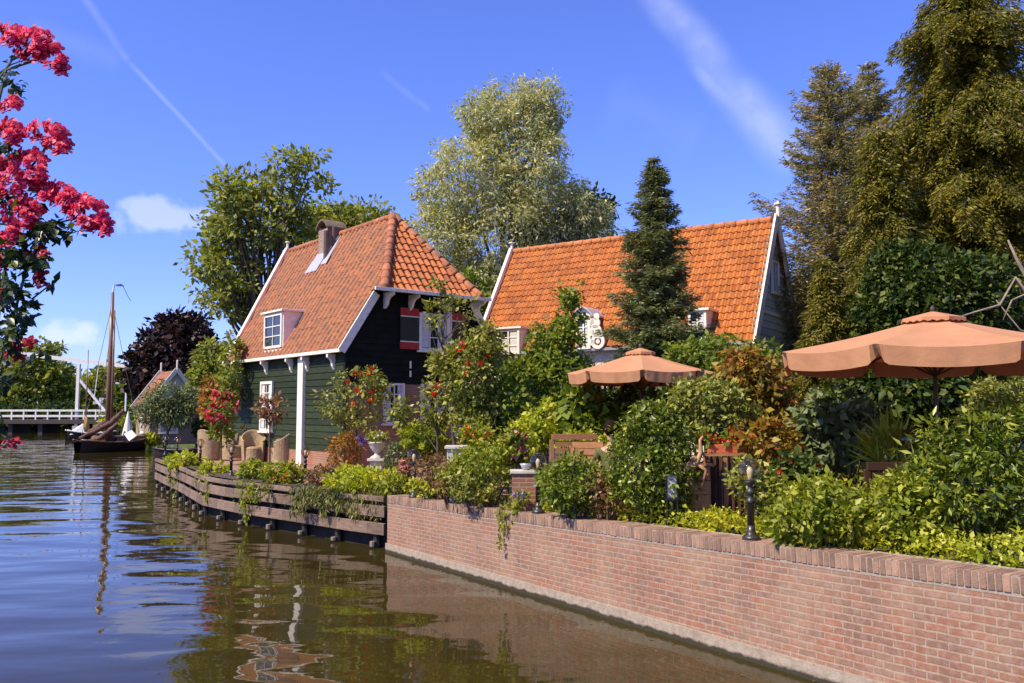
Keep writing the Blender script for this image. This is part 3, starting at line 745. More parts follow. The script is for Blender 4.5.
# chimney
CB = brickmat('chimney_brick', (.30, .16, .10), (.17, .10, .07), (.42, .36, .28), .21, .062, .012)
Pc = on_plane(326, 252, P0, V1.cross(H.L)); wc, sc_, zc = H.inv(Pc); cw, cs = .62, .62; 
wc0 = HW - .50; s0c = sc_ - .35
ch = MB(); z0c, z1c = ZR - 1.5, ZR + .20
def chb(w0, w1, q0, q1, za, zb2):
    for (a, b_) in (((w0, q0), (w1, q0)), ((w1, q0), (w1, q1)), ((w1, q1), (w0, q1)), ((w0, q1), (w0, q0))):
        ln = math.hypot(a[0] - b_[0], a[1] - b_[1]); ch.quad(H(*a, za), H(*b_, za), H(*b_, zb2), H(*a, zb2), [(0, za), (ln, za), (ln, zb2), (0, zb2)])
chb(wc0, wc0 + cw, s0c, s0c + cs * 1.1, z0c, z1c); chim = obj('chimney', ch, CB, h1)
mb = MB(); ws, we = wc0 - .08, wc0 + cw + .08; n_ = 10; arc = []
for i in range(n_ + 1):
    t = i / n_; arc.append((s0c - .08 + (cs * 1.1 + .16) * t, z1c + .06 + .30 * math.sin(PI * t) ** .8))
pts = [H(ws, a_, z_) for a_, z_ in arc] + [H(ws, a_, z_ - .07) for a_, z_ in reversed(arc)]; mb.prism(pts, H.R * (we - ws)); obj('chimney_cap', mb, mat('mossy_cap', (.20, .14, .08), .9, (.10, .08, .05), 10), chim)
mb = MB(); mb.fbox(H, wc0 + .02, wc0 + cw - .02, s0c + .02, s0c + .1, z1c, z1c + .1); mb.fbox(H, wc0 + .02, wc0 + cw - .02, s0c + cs * 1.1 - .1, s0c + cs * 1.1 - .02, z1c, z1c + .1); obj('cap_brick', mb, CB, chim)
mb = MB(); mb.tube([H(wc0 - .12, s0c - .16, z0c + .5), H(wc0 - .12, s0c - .16, z1c - .15)], .09, 8); mb.tube([H(wc0 + .15, s0c - .2, z0c + .7), H(wc0 + .15, s0c - .2, z1c + .02)], .07, 8); obj('flue_pipe', mb, mat('dark_pipe', (.09, .06, .05), .7), chim)
def roofpt(w_, s_, lift): return H(w_, s_, ZE + (w_ + .2) * MR + lift)
mb = MB(); wq = wc0
mb.box8([roofpt(wq - .42, s0c - .05, .13), roofpt(wq - .42, s0c + .85, .13), roofpt(wq + .1, s0c + .8, .13), roofpt(wq + .1, s0c, .13), roofpt(wq - .42, s0c - .05, .16), roofpt(wq - .42, s0c + .85, .16), roofpt(wq + .1, s0c + .8, .16), roofpt(wq + .1, s0c, .16)])
mb.box8([roofpt(wq - .30, s0c - .55, .13), roofpt(wq - .30, s0c - .12, .13), roofpt(wq + .35, s0c - .06, .13), roofpt(wq + .35, s0c - .35, .13), roofpt(wq - .30, s0c - .55, .165), roofpt(wq - .30, s0c - .12, .165), roofpt(wq + .35, s0c - .06, .165), roofpt(wq + .35, s0c - .35, .165)])
obj('flashing', mb, LEAD, chim)

# ------------------------------------------------------------------ house two
K = Frame(6.829, 24.038, .985); L2, HW2, ZE2, ZR2 = 9.355, 2.115, 4.695, 8.558
h2 = thing('long_house', 'long house behind the garden with bright orange pantile gable roof and white dormers', 'house', K(HW2, L2 / 2, 1.05))
M2 = (ZR2 - ZE2) / (HW2 + .2); CREAM = mat('cream_wall', (.62, .56, .45), .8, (.5, .44, .34), 5)
GREY = mat('grey_green_board', (.42, .46, .38), .6, (.34, .38, .31), 4, island=.12)
kL = lambda u, d, z: K(-d, u, z); kF = lambda u, d, z: K(u, -d, z)
mb = MB(); mb.quad(K(0, 0, .9), K(0, L2, .9), K(0, L2, ZE2 - .02), K(0, 0, ZE2 - .02)); mb.quad(K(2 * HW2, 0, .9), K(2 * HW2, L2, .9), K(2 * HW2, L2, ZE2), K(2 * HW2, 0, ZE2)); mb.poly([K(0, L2, .9), K(2 * HW2, L2, .9), K(2 * HW2, L2, ZE2), K(HW2, L2, ZR2 - .1), K(0, L2, ZE2)]); obj('wall', mb, CREAM, h2)
siding('gable_wall', K(0, 0, 0), K.R, -K.L, 1.0, ZR2 - .15, lambda z: max(0, (z - ZE2) / M2 - .2), lambda z: 2 * HW2 - max(0, (z - ZE2) / M2 - .2), GREY, h2, .22)
Va = (K(HW2, 0, ZR2) - K(-.2, 0, ZE2)); va = Va.length; Va.normalize()
tiles('roof', K(-.2, 0, ZE2), K.L, Va, lambda v: -.12, lambda v: L2 + .2, va, TILE2, h2, tw=.19, th=.26, stp=.034)
Vb = (K(HW2, 0, ZR2) - K(2 * HW2 + .2, 0, ZE2)); Vb.normalize()
tiles('roof', K(2 * HW2 + .2, 0, ZE2), K.L, Vb, lambda v: -.12, lambda v: L2 + .2, va, TILE2, h2, tw=.19, th=.26, stp=.034)
ridge('ridge_tiles', K(HW2, 0, ZR2 + .04), K(HW2, L2 + .15, ZR2 + .04), mat('orange_ridge', (.52, .19, .06), .8, (.34, .12, .05), 8, island=.2), h2, .10)
mb = MB(); mb.beam(K(-.24, -.12, ZE2 - .05), K(-.24, L2 + .2, ZE2 - .05), .10, .09); obj('gutter', mb, mat('zinc_gutter', (.30, .30, .31), .5), h2)
bb = barge(K(-.34, -.17, ZE2 - .18), K(HW2 - .02, -.17, ZR2 + .12), h2, .07, .30)
barge(K(2 * HW2 + .3, -.17, ZE2 - .15), K(HW2 + .04, -.17, ZR2 + .10), h2, .07, .28)
mb = MB(); mb.lathe([(.06, 0), (.06, .35), (.12, .38), (.12, .43), (.03, .46), (.02, .5)], K(HW2, -.2, ZR2 + .1), 8); obj('finial', mb, WHITE, bb)
bb = barge(K(-.34, L2 + .24, ZE2 - .18), K(HW2, L2 + .24, ZR2 + .10), h2, .12, .26)
mb = MB(); mb.lathe([(.05, 0), (.05, .22), (.12, .24), (.12, .28), (.03, .3)], K(HW2, L2 + .25, ZR2 + .1), 8); obj('finial', mb, WHITE, bb)
# white attic trim on the right gable, window
window(kF, HW2 - .35, HW2 + .35, 6.3, 7.3, 2, 2, h2, d0=.04)
for zc_ in (5.6, 6.9): 
    e_ = max(0, (zc_ - ZE2) / M2 - .2); mb = MB(); mb.fbox(kF, e_ + .05, 2 * HW2 - e_ - .05, .03, .06, zc_, zc_ + .09); obj('trim_band', mb, WHITE, h2)
n2 = Va.cross(K.L)
def dormer2(px0, px1, pyb, hgt, arched):
    A_ = K.inv(on_plane(px0, pyb, K(-.2, 0, ZE2), n2)); B_ = K.inv(on_plane(px1, pyb, K(-.2, 0, ZE2), n2))
    sA, sB = min(A_[1], B_[1]), max(A_[1], B_[1]); z0 = min(A_[2], B_[2]); wf = min(A_[0], B_[0]) - .05; z1 = z0 + hgt; wr = -.2 + (z1 - ZE2) / M2 + .05
    mb = MB(); mb.box8([K(wf, sA, z0), K(wr, sA, z1 - .1), K(wr, sB, z1 - .1), K(wf, sB, z0), K(wf, sA, z1), K(wr, sA, z1), K(wr, sB, z1), K(wf, sB, z1)])
    d = obj('dormer', mb, WHITE, h2); G = lambda u, dd, z: K(wf - dd, u, z); mb = MB()
    fw = .08; mb.fbox(G, sA, sA + fw, .002, .06, z0, z1); mb.fbox(G, sB - fw, sB, .002, .06, z0, z1); mb.fbox(G, sA + fw, sB - fw, .002, .058, z0, z0 + fw); mb.fbox(G, sA + fw, sB - fw, .002, .058, z1 - fw, z1)
    md = (sA + sB) / 2; mb.fbox(G, md - .025, md + .025, .005, .05, z0 + fw, z1 - fw)
    for q in (.33, .66): mb.fbox(G, sA + fw, sB - fw, .005, .045, z0 + (z1 - z0) * q - .015, z0 + (z1 - z0) * q + .015)
    obj('window_frame', mb, WHITE, d)
    mb = MB(); mb.fbox(G, sA + fw, sB - fw, .003, .02, z0 + fw, z1 - fw); obj('pane', mb, PANE, d)
    mb = MB(); mb.fbox(G, sA + fw + .02, md - .06, .021, .024, z0 + fw, z1 - fw); obj('curtain', mb, CURT, d); mb = MB(); mb.fbox(G, md + .06, sB - fw - .02, .021, .024, z0 + fw, z0 + (z1 - z0) * .6); obj('curtain', mb, CURT, d)
    if arched:
        mb = MB(); n_ = 12; arc = [(sA - .12 + (sB - sA + .24) * i / n_, z1 + .02 + .28 * math.sin(PI * i / n_)) for i in range(n_ + 1)]
        pts = [K(wf - .15, a_, z_) for a_, z_ in arc] + [K(wf - .15, a_, z_ - .05) for a_, z_ in reversed(arc)]; mb.prism(pts, K.R * (wr - wf + .6)); obj('dormer_roof', mb, LEAD, d, False)
        mb = MB(); pts = [K(wf - .02, a_, z_ - .05) for a_, z_ in arc]; mb.prism(pts, K.R * .05); obj('arched_panel', mb, WHITE, d)
    else:
        mb = MB(); mb.fbox(K, wf - .12, wr + .2, sA - .1, sB + .1, z1 + .002, z1 + .07); obj('dormer_roof', mb, WHITE, d)
    return d, sA, sB, z0, z1, wf
dormer2(499, 521, 354, .85, False)
d, sA, sB, z0, z1, wf = dormer2(578, 592, 349, 1.05, True)
# carved white scroll boards beside the arched dormer
mb = MB()
def disc(c_s, c_z, r, hole=0):
    n_ = 18
    if hole:
        for i in range(n_):
            a_, b_ = 2 * PI * i / n_, 2 * PI * (i + 1) / n_
            q = [K(wf - .08, c_s + math.cos(x) * rr, c_z + math.sin(x) * rr) for x, rr in ((a_, hole), (b_, hole), (b_, r), (a_, r))]; mb.prism(q, K.R * .06)
    else: mb.prism([K(wf - .08, c_s + math.cos(2 * PI * i / n_) * r, c_z + math.sin(2 * PI * i / n_) * r) for i in range(n_)], K.R * .06)
for (ss, zz_, r, hl) in ((.27, .22, .24, .13), (.27, .22, .07, 0), (.20, .55, .20, 0), (.30, .45, .14, 0), (.18, .80, .17, .0), (.22, 1.0, .11, .0), (.06, .5, .10, 0), (.06, .85, .1, 0), (.06, .2, .1, 0)):
    disc(sA - ss, z0 + zz_, r, hl)
obj('scroll_board', mb, WHITE, d)
dormer2(690, 708, 343, .95, False)
for (xa, xb, ya, yb) in ((617, 642, 394, 417), (560, 580, 392, 416), (688, 706, 392, 416)):
    A_ = K.inv(on_plane(xa, ya, K(0, 0, 0), K.R)); B_ = K.inv(on_plane(xb, yb, K(0, 0, 0), K.R)); window(kL, B_[1], A_[1], B_[2], A_[2], 2, 2, h2, d0=.002)

OLDT = tilemat('old_tile', (.26, .085, .035), (.16, .06, .03), (.30, .11, .05))
# ------------------------------------------------------------------ cottage across the inlet
c0 = at_d(150, 425, 60); T = Frame(c0.x, c0.y, .64)
h3 = thing('cottage', 'small distant brick cottage with red roof and white edged grey gable across the canal', 'house', T(2, 2, .5))
ze3, zr3, hw3, l3 = 2.75 + 6.5 * 60 / 850, 2.75 + 40 * 60 / 850, 1.65, 4.0
tF = lambda u, d, z: T(u, -d, z); tL = lambda u, d, z: T(-d, u, z)
mb = MB()
def q3(fn, u0, u1, z0, z1): mb.quad(fn(u0, 0, z0), fn(u1, 0, z0), fn(u1, 0, z1), fn(u0, 0, z1), [(u0, z0), (u1, z0), (u1, z1), (u0, z1)])
q3(tF, 0, 2 * hw3, .3, ze3); q3(tL, 0, l3, .3, ze3); mb.quad(T(2 * hw3, 0, .3), T(2 * hw3, l3, .3), T(2 * hw3, l3, ze3), T(2 * hw3, 0, ze3)); obj('wall', mb, brickmat('cottage_brick', (.42, .26, .17), (.32, .20, .13), (.4, .32, .24)), h3)
siding('gable_wall', T(0, 0, 0), T.R, -T.L, ze3, zr3 - .1, lambda z: hw3 * (z - ze3) / (zr3 - ze3), lambda z: 2 * hw3 - hw3 * (z - ze3) / (zr3 - ze3), GREY, h3, .25)
Vt = T(hw3, 0, zr3) - T(-.25, 0, ze3 - .2); vt = Vt.length; Vt.normalize()
tiles('roof', T(-.25, 0, ze3 - .2), T.L, Vt, lambda v: -.2, lambda v: l3, vt, OLDT, h3, .4, .5)
Vt = T(hw3, 0, zr3) - T(2 * hw3 + .25, 0, ze3 - .2); Vt.normalize()
tiles('roof', T(2 * hw3 + .25, 0, ze3 - .2), T.L, Vt, lambda v: -.2, lambda v: l3, vt, OLDT, h3, .4, .5)
for s_ in (-.25, l3 + .05):
    for w_ in (-.35, 2 * hw3 + .35): barge(T(w_, s_, ze3 - .3), T(hw3, s_, zr3 + .1), h3, .08, .28)
    mb = MB(); mb.lathe([(.07, 0), (.07, .7), (.02, .75)], T(hw3, s_, zr3), 6); obj('finial', mb, WHITE, h3)
window(tF, .6, 1.9, 1.1, 2.2, 2, 2, h3, d0=.01, fw=.14); window(tL, 1.5, 2.4, 1.1, 2.3, 2, 2, h3, d0=.01, fw=.12)
# brick outbuilding further left of the green house
c0 = at_d(212, 430, 60); T = Frame(c0.x, c0.y, .9)
h4 = thing('outbuilding', 'plain brick outbuilding overgrown with orange creeper left of the green house', 'shed', T(1.5, 2, .5))
mb = MB(); zt = 2.75 + 36 * 52 / 850
zt -= 1.2; mb.quad(T(0, 0, .3), T(3, 0, .3), T(3, 0, zt - .3), T(0, 0, zt - .3), [(0, 0), (3, 0), (3, 4), (0, 4)]); mb.quad(T(0, 0, .3), T(0, 1.5, .3), T(0, 1.5, zt - .3), T(0, 0, zt - .3), [(0, 0), (1.5, 0), (1.5, 4), (0, 4)]); mb.quad(T(3, 0, .3), T(3, 1.5, .3), T(3, 1.5, zt), T(3, 0, zt)); obj('wall', mb, HBRICK, h4)
mb = MB(); mb.box8([T(-.2, -.2, zt - .3), T(3.2, -.2, zt - .3), T(3.2, 1.7, zt - .3), T(-.2, 1.7, zt - .3), T(-.2, -.2, zt - .2), T(3.2, -.2, zt - .2), T(3, 1.5, zt), T(0, 1.5, zt)]); obj('roof', mb, TILE, h4)
# ------------------------------------------------------------------ leaf palette
LM = dict(
 ash=leafmat('ash_leaf', (.20, .23, .04), (.36, .37, .10), trans=.4),
 green=leafmat('green_leaf', (.135, .19, .018), (.28, .32, .045), (.22, .24, .06)),
 far=leafmat('far_leaf', (.17, .20, .03), (.29, .30, .055)),
 willow=leafmat('silver_leaf', (.36, .36, .19), (.54, .53, .34), (.70, .68, .50), trans=.4),
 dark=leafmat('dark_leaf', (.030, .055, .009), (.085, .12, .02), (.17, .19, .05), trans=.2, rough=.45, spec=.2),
 spruce=leafmat('spruce_needle', (.125, .15, .06), (.23, .255, .13), (.34, .36, .22), trans=.25),
 cedar=leafmat('cedar_needle', (.22, .205, .11), (.44, .375, .25), (.70, .55, .44), trans=.3),
 cypress=leafmat('cypress_spray', (.125, .125, .016), (.25, .22, .028), (.36, .26, .06), trans=.25),
 purple=leafmat('copper_leaf', (.018, .008, .008), (.05, .018, .016), (.09, .04, .03), trans=.12),
 lime=leafmat('lime_leaf', (.32, .36, .018), (.54, .54, .05), (.72, .68, .2), trans=.45),
 bush=leafmat('bush_leaf', (.21, .25, .017), (.40, .41, .05), (.5, .5, .15), trans=.4),
 laurel=leafmat('laurel_leaf', (.095, .135, .012), (.24, .27, .03), (.42, .42, .10), trans=.25, rough=.35),
 autumn=leafmat('autumn_leaf', (.22, .13, .02), (.38, .30, .05), (.45, .07, .02), trans=.35),
 dry=leafmat('dry_leaf', (.22, .12, .055), (.34, .22, .10), (.16, .05, .03), trans=.25),
 grey=leafmat('grey_leaf', (.12, .155, .06), (.23, .26, .12), trans=.2),
 olive=leafmat('olive_leaf', (.19, .21, .032), (.34, .33, .07), (.45, .42, .13), trans=.25),
 drape=leafmat('drape_leaf', (.13, .14, .03), (.25, .23, .06), trans=.2),
 creeper=leafmat('creeper_leaf', (.34, .15, .035), (.45, .25, .06), (.2, .2, .03)),
)
FL = dict(
 rose=leafmat('pink_rose', (.70, .028, .14), (.84, .085, .25), (.9, .28, .42), trans=.35),
 red=leafmat('red_flower', (.55, .02, .01), (.75, .06, .02), trans=.2),
 orange=leafmat('orange_flower', (.70, .14, .02), (.80, .25, .03), trans=.2),
 pink=leafmat('pink_flower', (.62, .22, .24), (.78, .38, .38), trans=.2),
 purple=leafmat('purple_flower', (.22, .12, .42), (.36, .22, .6), trans=.2),
 white=leafmat('white_flower', (.72, .66, .58), (.8, .76, .68), trans=.2),
 berry=leafmat('dark_rose', (.30, .008, .015), (.5, .02, .05), trans=.1),
)
# ------------------------------------------------------------------ big trees
tree('ash_tree', 'tall airy ash tree with open crown left behind the green house chimney', 'tree', (at_d(262, 400, 40).x, 40, .8),
     [lob(258, 225, 52, 48, 40), lob(285, 175, 34, 34, 40), lob(235, 205, 36, 36, 39), lob(222, 270, 32, 38, 39), lob(236, 300, 42, 26, 40), lob(208, 262, 18, 22, 40), lob(310, 205, 38, 34, 41), lob(306, 158, 16, 14, 40)],
     LM['ash'], BARK, .30, 330, 40, .55, .24, gap=.2, aspect=.5, ntw=70, shell=.35, gscale=.5)
tree('ash_tree', 'lower broad green tree behind the ridge of the green house right of its chimney', 'tree', (at_d(352, 400, 46).x, 46, .8),
     [lob(355, 232, 42, 28, 46), lob(330, 240, 34, 36, 46), lob(385, 250, 26, 30, 47)], LM['ash'], BARK, .3, 260, 60, .85, .26, aspect=.5, ntw=20)
tree('willow_tree', 'tall silvery grey green willow rising behind the gap between the two orange roofs', 'tree', (at_d(505, 400, 48).x, 48, .8),
     [lob(513, 130, 44, 52, 48), lob(540, 105, 24, 32, 48), lob(487, 115, 28, 30, 47.5), lob(470, 185, 52, 48, 47), lob(440, 240, 34, 36, 46), lob(500, 230, 55, 60, 47), lob(562, 215, 44, 42, 48), lob(585, 222, 26, 30, 48), lob(532, 170, 36, 50, 47), lob(470, 300, 60, 40, 47), lob(540, 290, 60, 50, 48)],
     LM['willow'], BARK, .5, 2300, 52, .58, .20, aspect=.34, droop=.45, hang=.3, ntw=20, shell=.6, gap=.0)
tree('alder_tree', 'small dark green tree peeping out on the right side of the silvery willow', 'tree', (at_d(575, 400, 52).x, 52, .8),
     [lob(582, 212, 26, 22, 52), lob(560, 238, 34, 22, 52)], LM['dark'], BARK, .25, 160, 50, .7, .28, ntw=20, gap=.05, gscale=.7)
tree('copper_beech', 'dark purple copper beech behind the little cottage across the canal', 'tree', (at_d(178, 425, 84).x, 84, .5),
     [lob(178, 362, 40, 42, 84), lob(160, 378, 28, 30, 83), lob(198, 372, 26, 30, 84), lob(180, 335, 24, 18, 84)], LM['purple'], BARK, .5, 420, 50, 1.3, .5, ntw=10)
def bg_tree(px, py, rx, ry, D, lab, m='far', n=320, zb=.5, g=None):
    L = [lob(px, py, rx, ry, D), lob(px - rx * .45, py + ry * .35, rx * .55, ry * .6, D - 1), lob(px + rx * .45, py + ry * .3, rx * .55, ry * .6, D - 1)]
    k = D / FPX
    return tree('leafy_tree', lab, 'tree', (at_d(px, 410, D).x, D, zb), L, LM[m], BARK, .3 * D / 60, n, 46, 8.5 * k, 4.2 * k, ntw=8, group=g)
gfar = 'trees on the far canal bank'
bg_tree(28, 385, 44, 45, 128, 'rounded green tree filling the left edge behind the white bridge', g=gfar, n=420)
bg_tree(-40, 380, 50, 50, 132, 'leafy tree at the far left edge partly behind the roses', g=gfar)
bg_tree(112, 396, 30, 28, 140, 'low broad tree seen behind the bridge and the mast', g=gfar)
bg_tree(75, 400, 26, 24, 150, 'yellowish tree glimpsed between the white bridge posts', 'bush', g=gfar)
bg_tree(142, 405, 22, 28, 112, 'green tree close behind the mast and left of the cottage', g=gfar)
bg_tree(128, 408, 16, 22, 104, 'dark small tree beside the little white pavilion', 'green', g=gfar)
bg_tree(212, 372, 16, 28, 62, 'slim light green tree between copper beech and green house', 'ash', 200)
bg_tree(196, 405, 14, 22, 66, 'dark bush tree at the right corner of the cottage', 'dark', 140)
tree('willow_tree', 'small silvery willow standing in front of the cottage across the canal', 'tree', (at_d(166, 437, 55).x, 55, .5),
     [lob(166, 402, 20, 20, 55), lob(178, 412, 16, 16, 55), lob(152, 410, 14, 15, 55), lob(192, 398, 10, 14, 55)], LM['grey'], BARK, .12, 260, 40, .45, .2, aspect=.28, droop=.5, ntw=10)
# dark wooded backdrop between and behind the houses
gb = 'trees behind the houses'
for i, (px, py, rx, ry, D, m, lab) in enumerate((
    (455, 330, 40, 60, 42, 'green', 'green tree filling the gap between the two houses'),
    (800, 330, 36, 50, 34, 'cedar', 'brownish conifer mass right behind the long house gable'),
    (850, 330, 60, 80, 30, 'dark', 'dark evergreen tree behind the big parasol'),
    (935, 330, 70, 90, 27, 'dark', 'dark evergreen tree in the shade above the big parasol'),
    (1040, 340, 60, 60, 30, 'olive', 'olive green tree at the right edge behind the big parasol'),
    (740, 400, 60, 40, 22.2, 'dark', 'dark evergreen shrub mass below the long house gable'))):
    bg_tree(px, py, rx, ry, D, lab, m, 420, 1.0, gb)

bg_tree(20, 418, 70, 15, 116, 'long dark hedge on the bank behind the bridge deck', 'dark', 260, .75, gfar)
bg_tree(-70, 416, 60, 16, 116, 'dark hedge beyond the left edge behind the bridge deck', 'dark', 200, .75, gfar)
# ------------------------------------------------------------------ conifers
def conifer(name, label, base, height, rad, m, n_lv, n_br, per, nl, nw, droop=.25, tip=.1, r0=.16, lift=0.0, start=.06, profile=None, group=None, tiers=1.0, lean=(0, 0), seg=5, hangl=0.0, tufts=True):
    """trunk with whorls of branches, needles laid along each branch and its side twigs"""
    base = Vector(base); o = thing(name, label, 'tree', base, group)
    tr = MB(); topx = base + Vector((lean[0], lean[1], height)); tr.tube([base, base.lerp(topx, .5), topx], [r0, r0 * .6, .02], 8)
    Ps, As, Ns, Ls = [], [], [], []
    for i in range(n_lv):
        f = start + (1 - start) * (i + random.random() * .6) / n_lv
        R = rad * (profile(f) if profile else (1 - f) ** .8)
        c = base.lerp(topx, f); a0 = random.random() * 6.28
        for j in range(n_br):
            a = a0 + 2 * PI * j / n_br + random.uniform(-.35, .35); r = R * random.uniform(.6, 1.12)
            if r < .1: r = .1
            d = Vector((math.cos(a), math.sin(a), 0)); sd = Vector((-d.y, d.x, 0)); pts = []
            dr = droop * random.uniform(.6, 1.4)
            for s in range(seg + 1):
                t = s / seg; pts.append(c + d * r * t + UP * (lift * r * t - dr * r * t * t + tip * r * t ** 3))
            tr.tube([pts[0], pts[seg // 2], pts[-1]], [max(.012, .022 * r), .01, .004], 4, False)
            nn = max(6, int(per * (r / rad) ** 1.1)); t = RNG.random(nn) ** .75
            idx = np.minimum((t * seg).astype(int), seg - 1); fr = (t * seg - idx)[:, None]
            PT = np.array(pts); pos = PT[idx] * (1 - fr) + PT[idx + 1] * fr
            side = RNG.uniform(-1, 1, nn)[:, None] * (.34 * r * (1.05 - t))[:, None]
            pos = pos + np.array(sd) * side + RNG.normal(size=(nn, 3)) * .035; pos[:, 2] -= np.abs(side[:, 0]) * .35 + hangl * RNG.random(nn)
            A = np.array(d) * (1.0) + np.array(sd) * np.sign(side) * .9 + RNG.normal(size=(nn, 3)) * .35; A[:, 2] -= droop * .8 + hangl * 1.6
            Ps.append(pos); As.append(A); Ns.append(RNG.normal(size=(nn, 3)) * .6 + np.array([0, 0, 1.0])); Ls.append(nl * (.6 + .8 * RNG.random(nn)))
    P = np.concatenate(Ps); A = np.concatenate(As); N_ = np.concatenate(Ns); L = np.concatenate(Ls)
    v, f = leaf_geo(P, A, N_, L, L * nw); obj_np('crown', v, f, m, o); obj('trunk', tr, BARK, o, True); return o
sp = at_d(657, 400, 21)
conifer('spruce_tree', 'slender dark green spruce standing in front of the long orange roof', (sp.x, sp.y, 1.05), at_d(657, 158, 21).z - 1.05, 1.85, LM['spruce'], 48, 11, 430, .13, .22, droop=.30, tip=.34, profile=lambda f: min(.85, 1.05 * (1 - f) ** .62) * (.86 + .14 * math.sin(f * 61)), start=.14)
cp = at_d(838, 400, 27)
ctop = at_d(836, 66, 27).z
prof = lambda f: (1.02 * (1 - f) ** .75 + .14) * (.78 + .22 * math.sin(f * 44)) if f > .42 else .62
conifer('cedar_tree', 'broad pinkish grey cedar with spiky layered branches right of the long house', (cp.x, cp.y, 1.0), ctop - 1.0, 3.7, LM['cedar'], 46, 11, 560, .15, .22, droop=.10, tip=.22, r0=.25, profile=prof, lift=.22, start=.15)
cp2 = at_d(880, 400, 28.5)
conifer('cedar_tree', 'second pinkish grey cedar top just right of the broad one', (cp2.x, cp2.y, 1.0), at_d(868, 64, 28.5).z - 1.0, 2.7, LM['cedar'], 40, 10, 420, .16, .22, droop=.10, tip=.22, r0=.25, profile=prof, lift=.22, start=.25)
k1 = at_d(978, 400, 21)
conifer('cypress_tree', 'huge olive gold cypress with drooping sprays at the right edge', (k1.x, k1.y, 1.0), 13.9, 3.1, LM['cypress'], 54, 11, 950, .13, .26, droop=.42, tip=-.05, r0=.35, profile=lambda f: (.9 if f < .55 else 1.0 - .70 * ((f - .55) / .45) ** 1.3) * (.76 + .24 * math.sin(f * 39)), start=.22, hangl=.34)
k2 = at_d(890, 400, 20)
conifer('cypress_tree', 'slim olive green cypress between the pinkish cedar and the huge cypress', (k2.x, k2.y, 1.0), at_d(890, 120, 20).z - 1, 1.5, LM['cypress'], 34, 9, 460, .12, .26, droop=.5, tip=-.1, r0=.15, profile=lambda f: (1 - f) ** .5 * .9 + .12, start=.1, hangl=.26)
k3 = at_d(828, 400, 19.5)
conifer('cypress_tree', 'low golden green conifer in front of the cedar beside the gable', (k3.x, k3.y, 1.0), at_d(828, 255, 19.5).z - 1, 1.15, LM['cypress'], 30, 10, 380, .11, .26, droop=.45, tip=0, r0=.1, profile=lambda f: (1 - f) ** .55, start=.05, hangl=.2)
k4 = at_d(1060, 400, 23)
conifer('cypress_tree', 'tall cypress partly cut off by the right edge behind the huge one', (k4.x, k4.y, 1.0), 12.4, 2.2, LM['cypress'], 40, 9, 600, .14, .26, droop=.4, tip=0, r0=.25, profile=lambda f: (1 - f) ** .45, start=.2, hangl=.3)
# bare limbs at right
bt = thing('bare_tree', 'leaning bare grey limbs crossing beside the big parasol top at the right edge', 'tree', (at_d(1050, 400, 15).x, 15, 1.05))
mb = MB(); P = lambda x, y, D=15: at_d(x, y, D)
mb.tube([P(1075, 480), P(1060, 380), P(1040, 300), P(1018, 262), P(1008, 240)], [.10, .08, .055, .03, .015], 7)
mb.tube([P(1045, 320), P(1015, 278), P(1000, 305), P(975, 312), P(962, 316)], [.045, .035, .026, .018, .01], 6)
mb.tube([P(1035, 290), P(1012, 300), P(1003, 320)], [.022, .016, .008], 5); mb.tube([P(1050, 340), P(1020, 330), P(996, 300)], [.022, .016, .008], 5)
obj('trunk', mb, mat('grey_bark', (.30, .24, .17), .9, (.18, .14, .1), 12), bt, True)

# ------------------------------------------------------------------ garden shrubs (front edge)
def Sh(px, py, rx, ry, D, m, label, leaf=.07, n=70, per=26, name='shrub', extra=(), **kw):
    k = D / FPX; L = [lob(px, py, rx, ry, D)] + [lob(*e, D) for e in extra]
    return shrub(name, label, L, LM[m], n, per, kw.pop('cr', .22 * min(rx, ry) * k + .05), leaf, **kw)
gl = 'garden shrubs along the quay'
Sh(823, 514, 50, 36, 9.3, 'bush', 'wide yellow green shrub behind the quay wall, right of the nearest lamp', .065, 150, 34, group=gl, fold=True)
Sh(905, 512, 36, 34, 8.9, 'bush', 'upright yellow leaved shrub in front of the dark brown bench back', .06, 110, 30, group=gl, fold=True)
Sh(975, 478, 58, 64, 9.0, 'laurel', 'large laurel bush with narrow leaves at the right edge of the quay', .085, 240, 40, group=gl, aspect=.32, fold=True, extra=((930, 500, 25, 40), (1015, 470, 30, 70)))
Sh(652, 462, 40, 55, 11.7, 'laurel', 'dense rounded dark green privet bush left of the parasol pole', .055, 330, 44, group=gl, fold=True, extra=((650, 430, 24, 26), (665, 490, 30, 26)), shell=.7)
Sh(573, 484, 30, 27, 12.3, 'green', 'round fresh green bush just right of the middle globe lamp', .055, 160, 34, group=gl, fold=True)
Sh(607, 494, 22, 20, 12.0, 'dry', 'yellowing leggy shrub between the two rounded bushes', .05, 60, 22, group=gl)
Sh(482, 470, 32, 28, 14.6, 'bush', 'loose yellow green shrub right of the globe lamp by the wall corner', .065, 120, 28, group=gl, extra=((505, 452, 16, 22), (462, 462, 18, 12), (455, 478, 16, 14)))
Sh(478, 485, 26, 16, 14.2, 'olive', 'low olive shrub spilling towards the brick coping', .055, 80, 26, group=gl)
Sh(438, 474, 22, 18, 15.9, 'dry', 'pinkish brown dry perennials right behind the wall corner', .05, 80, 24, group=gl)
Sh(449, 480, 13, 17, 14.9, 'dry', 'reddish brown leaves in front of the white stone planter', .05, 60, 26, group=gl)
Sh(432, 487, 22, 8, 15.8, 'lime', 'low bright green plants at the foot of the wall corner lamp', .06, 40, 22, group=gl)
Sh(362, 480, 44, 12, 18.3, 'lime', 'long yellow green bedding shrub in front of the stone urn', .085, 130, 24, group=gl)
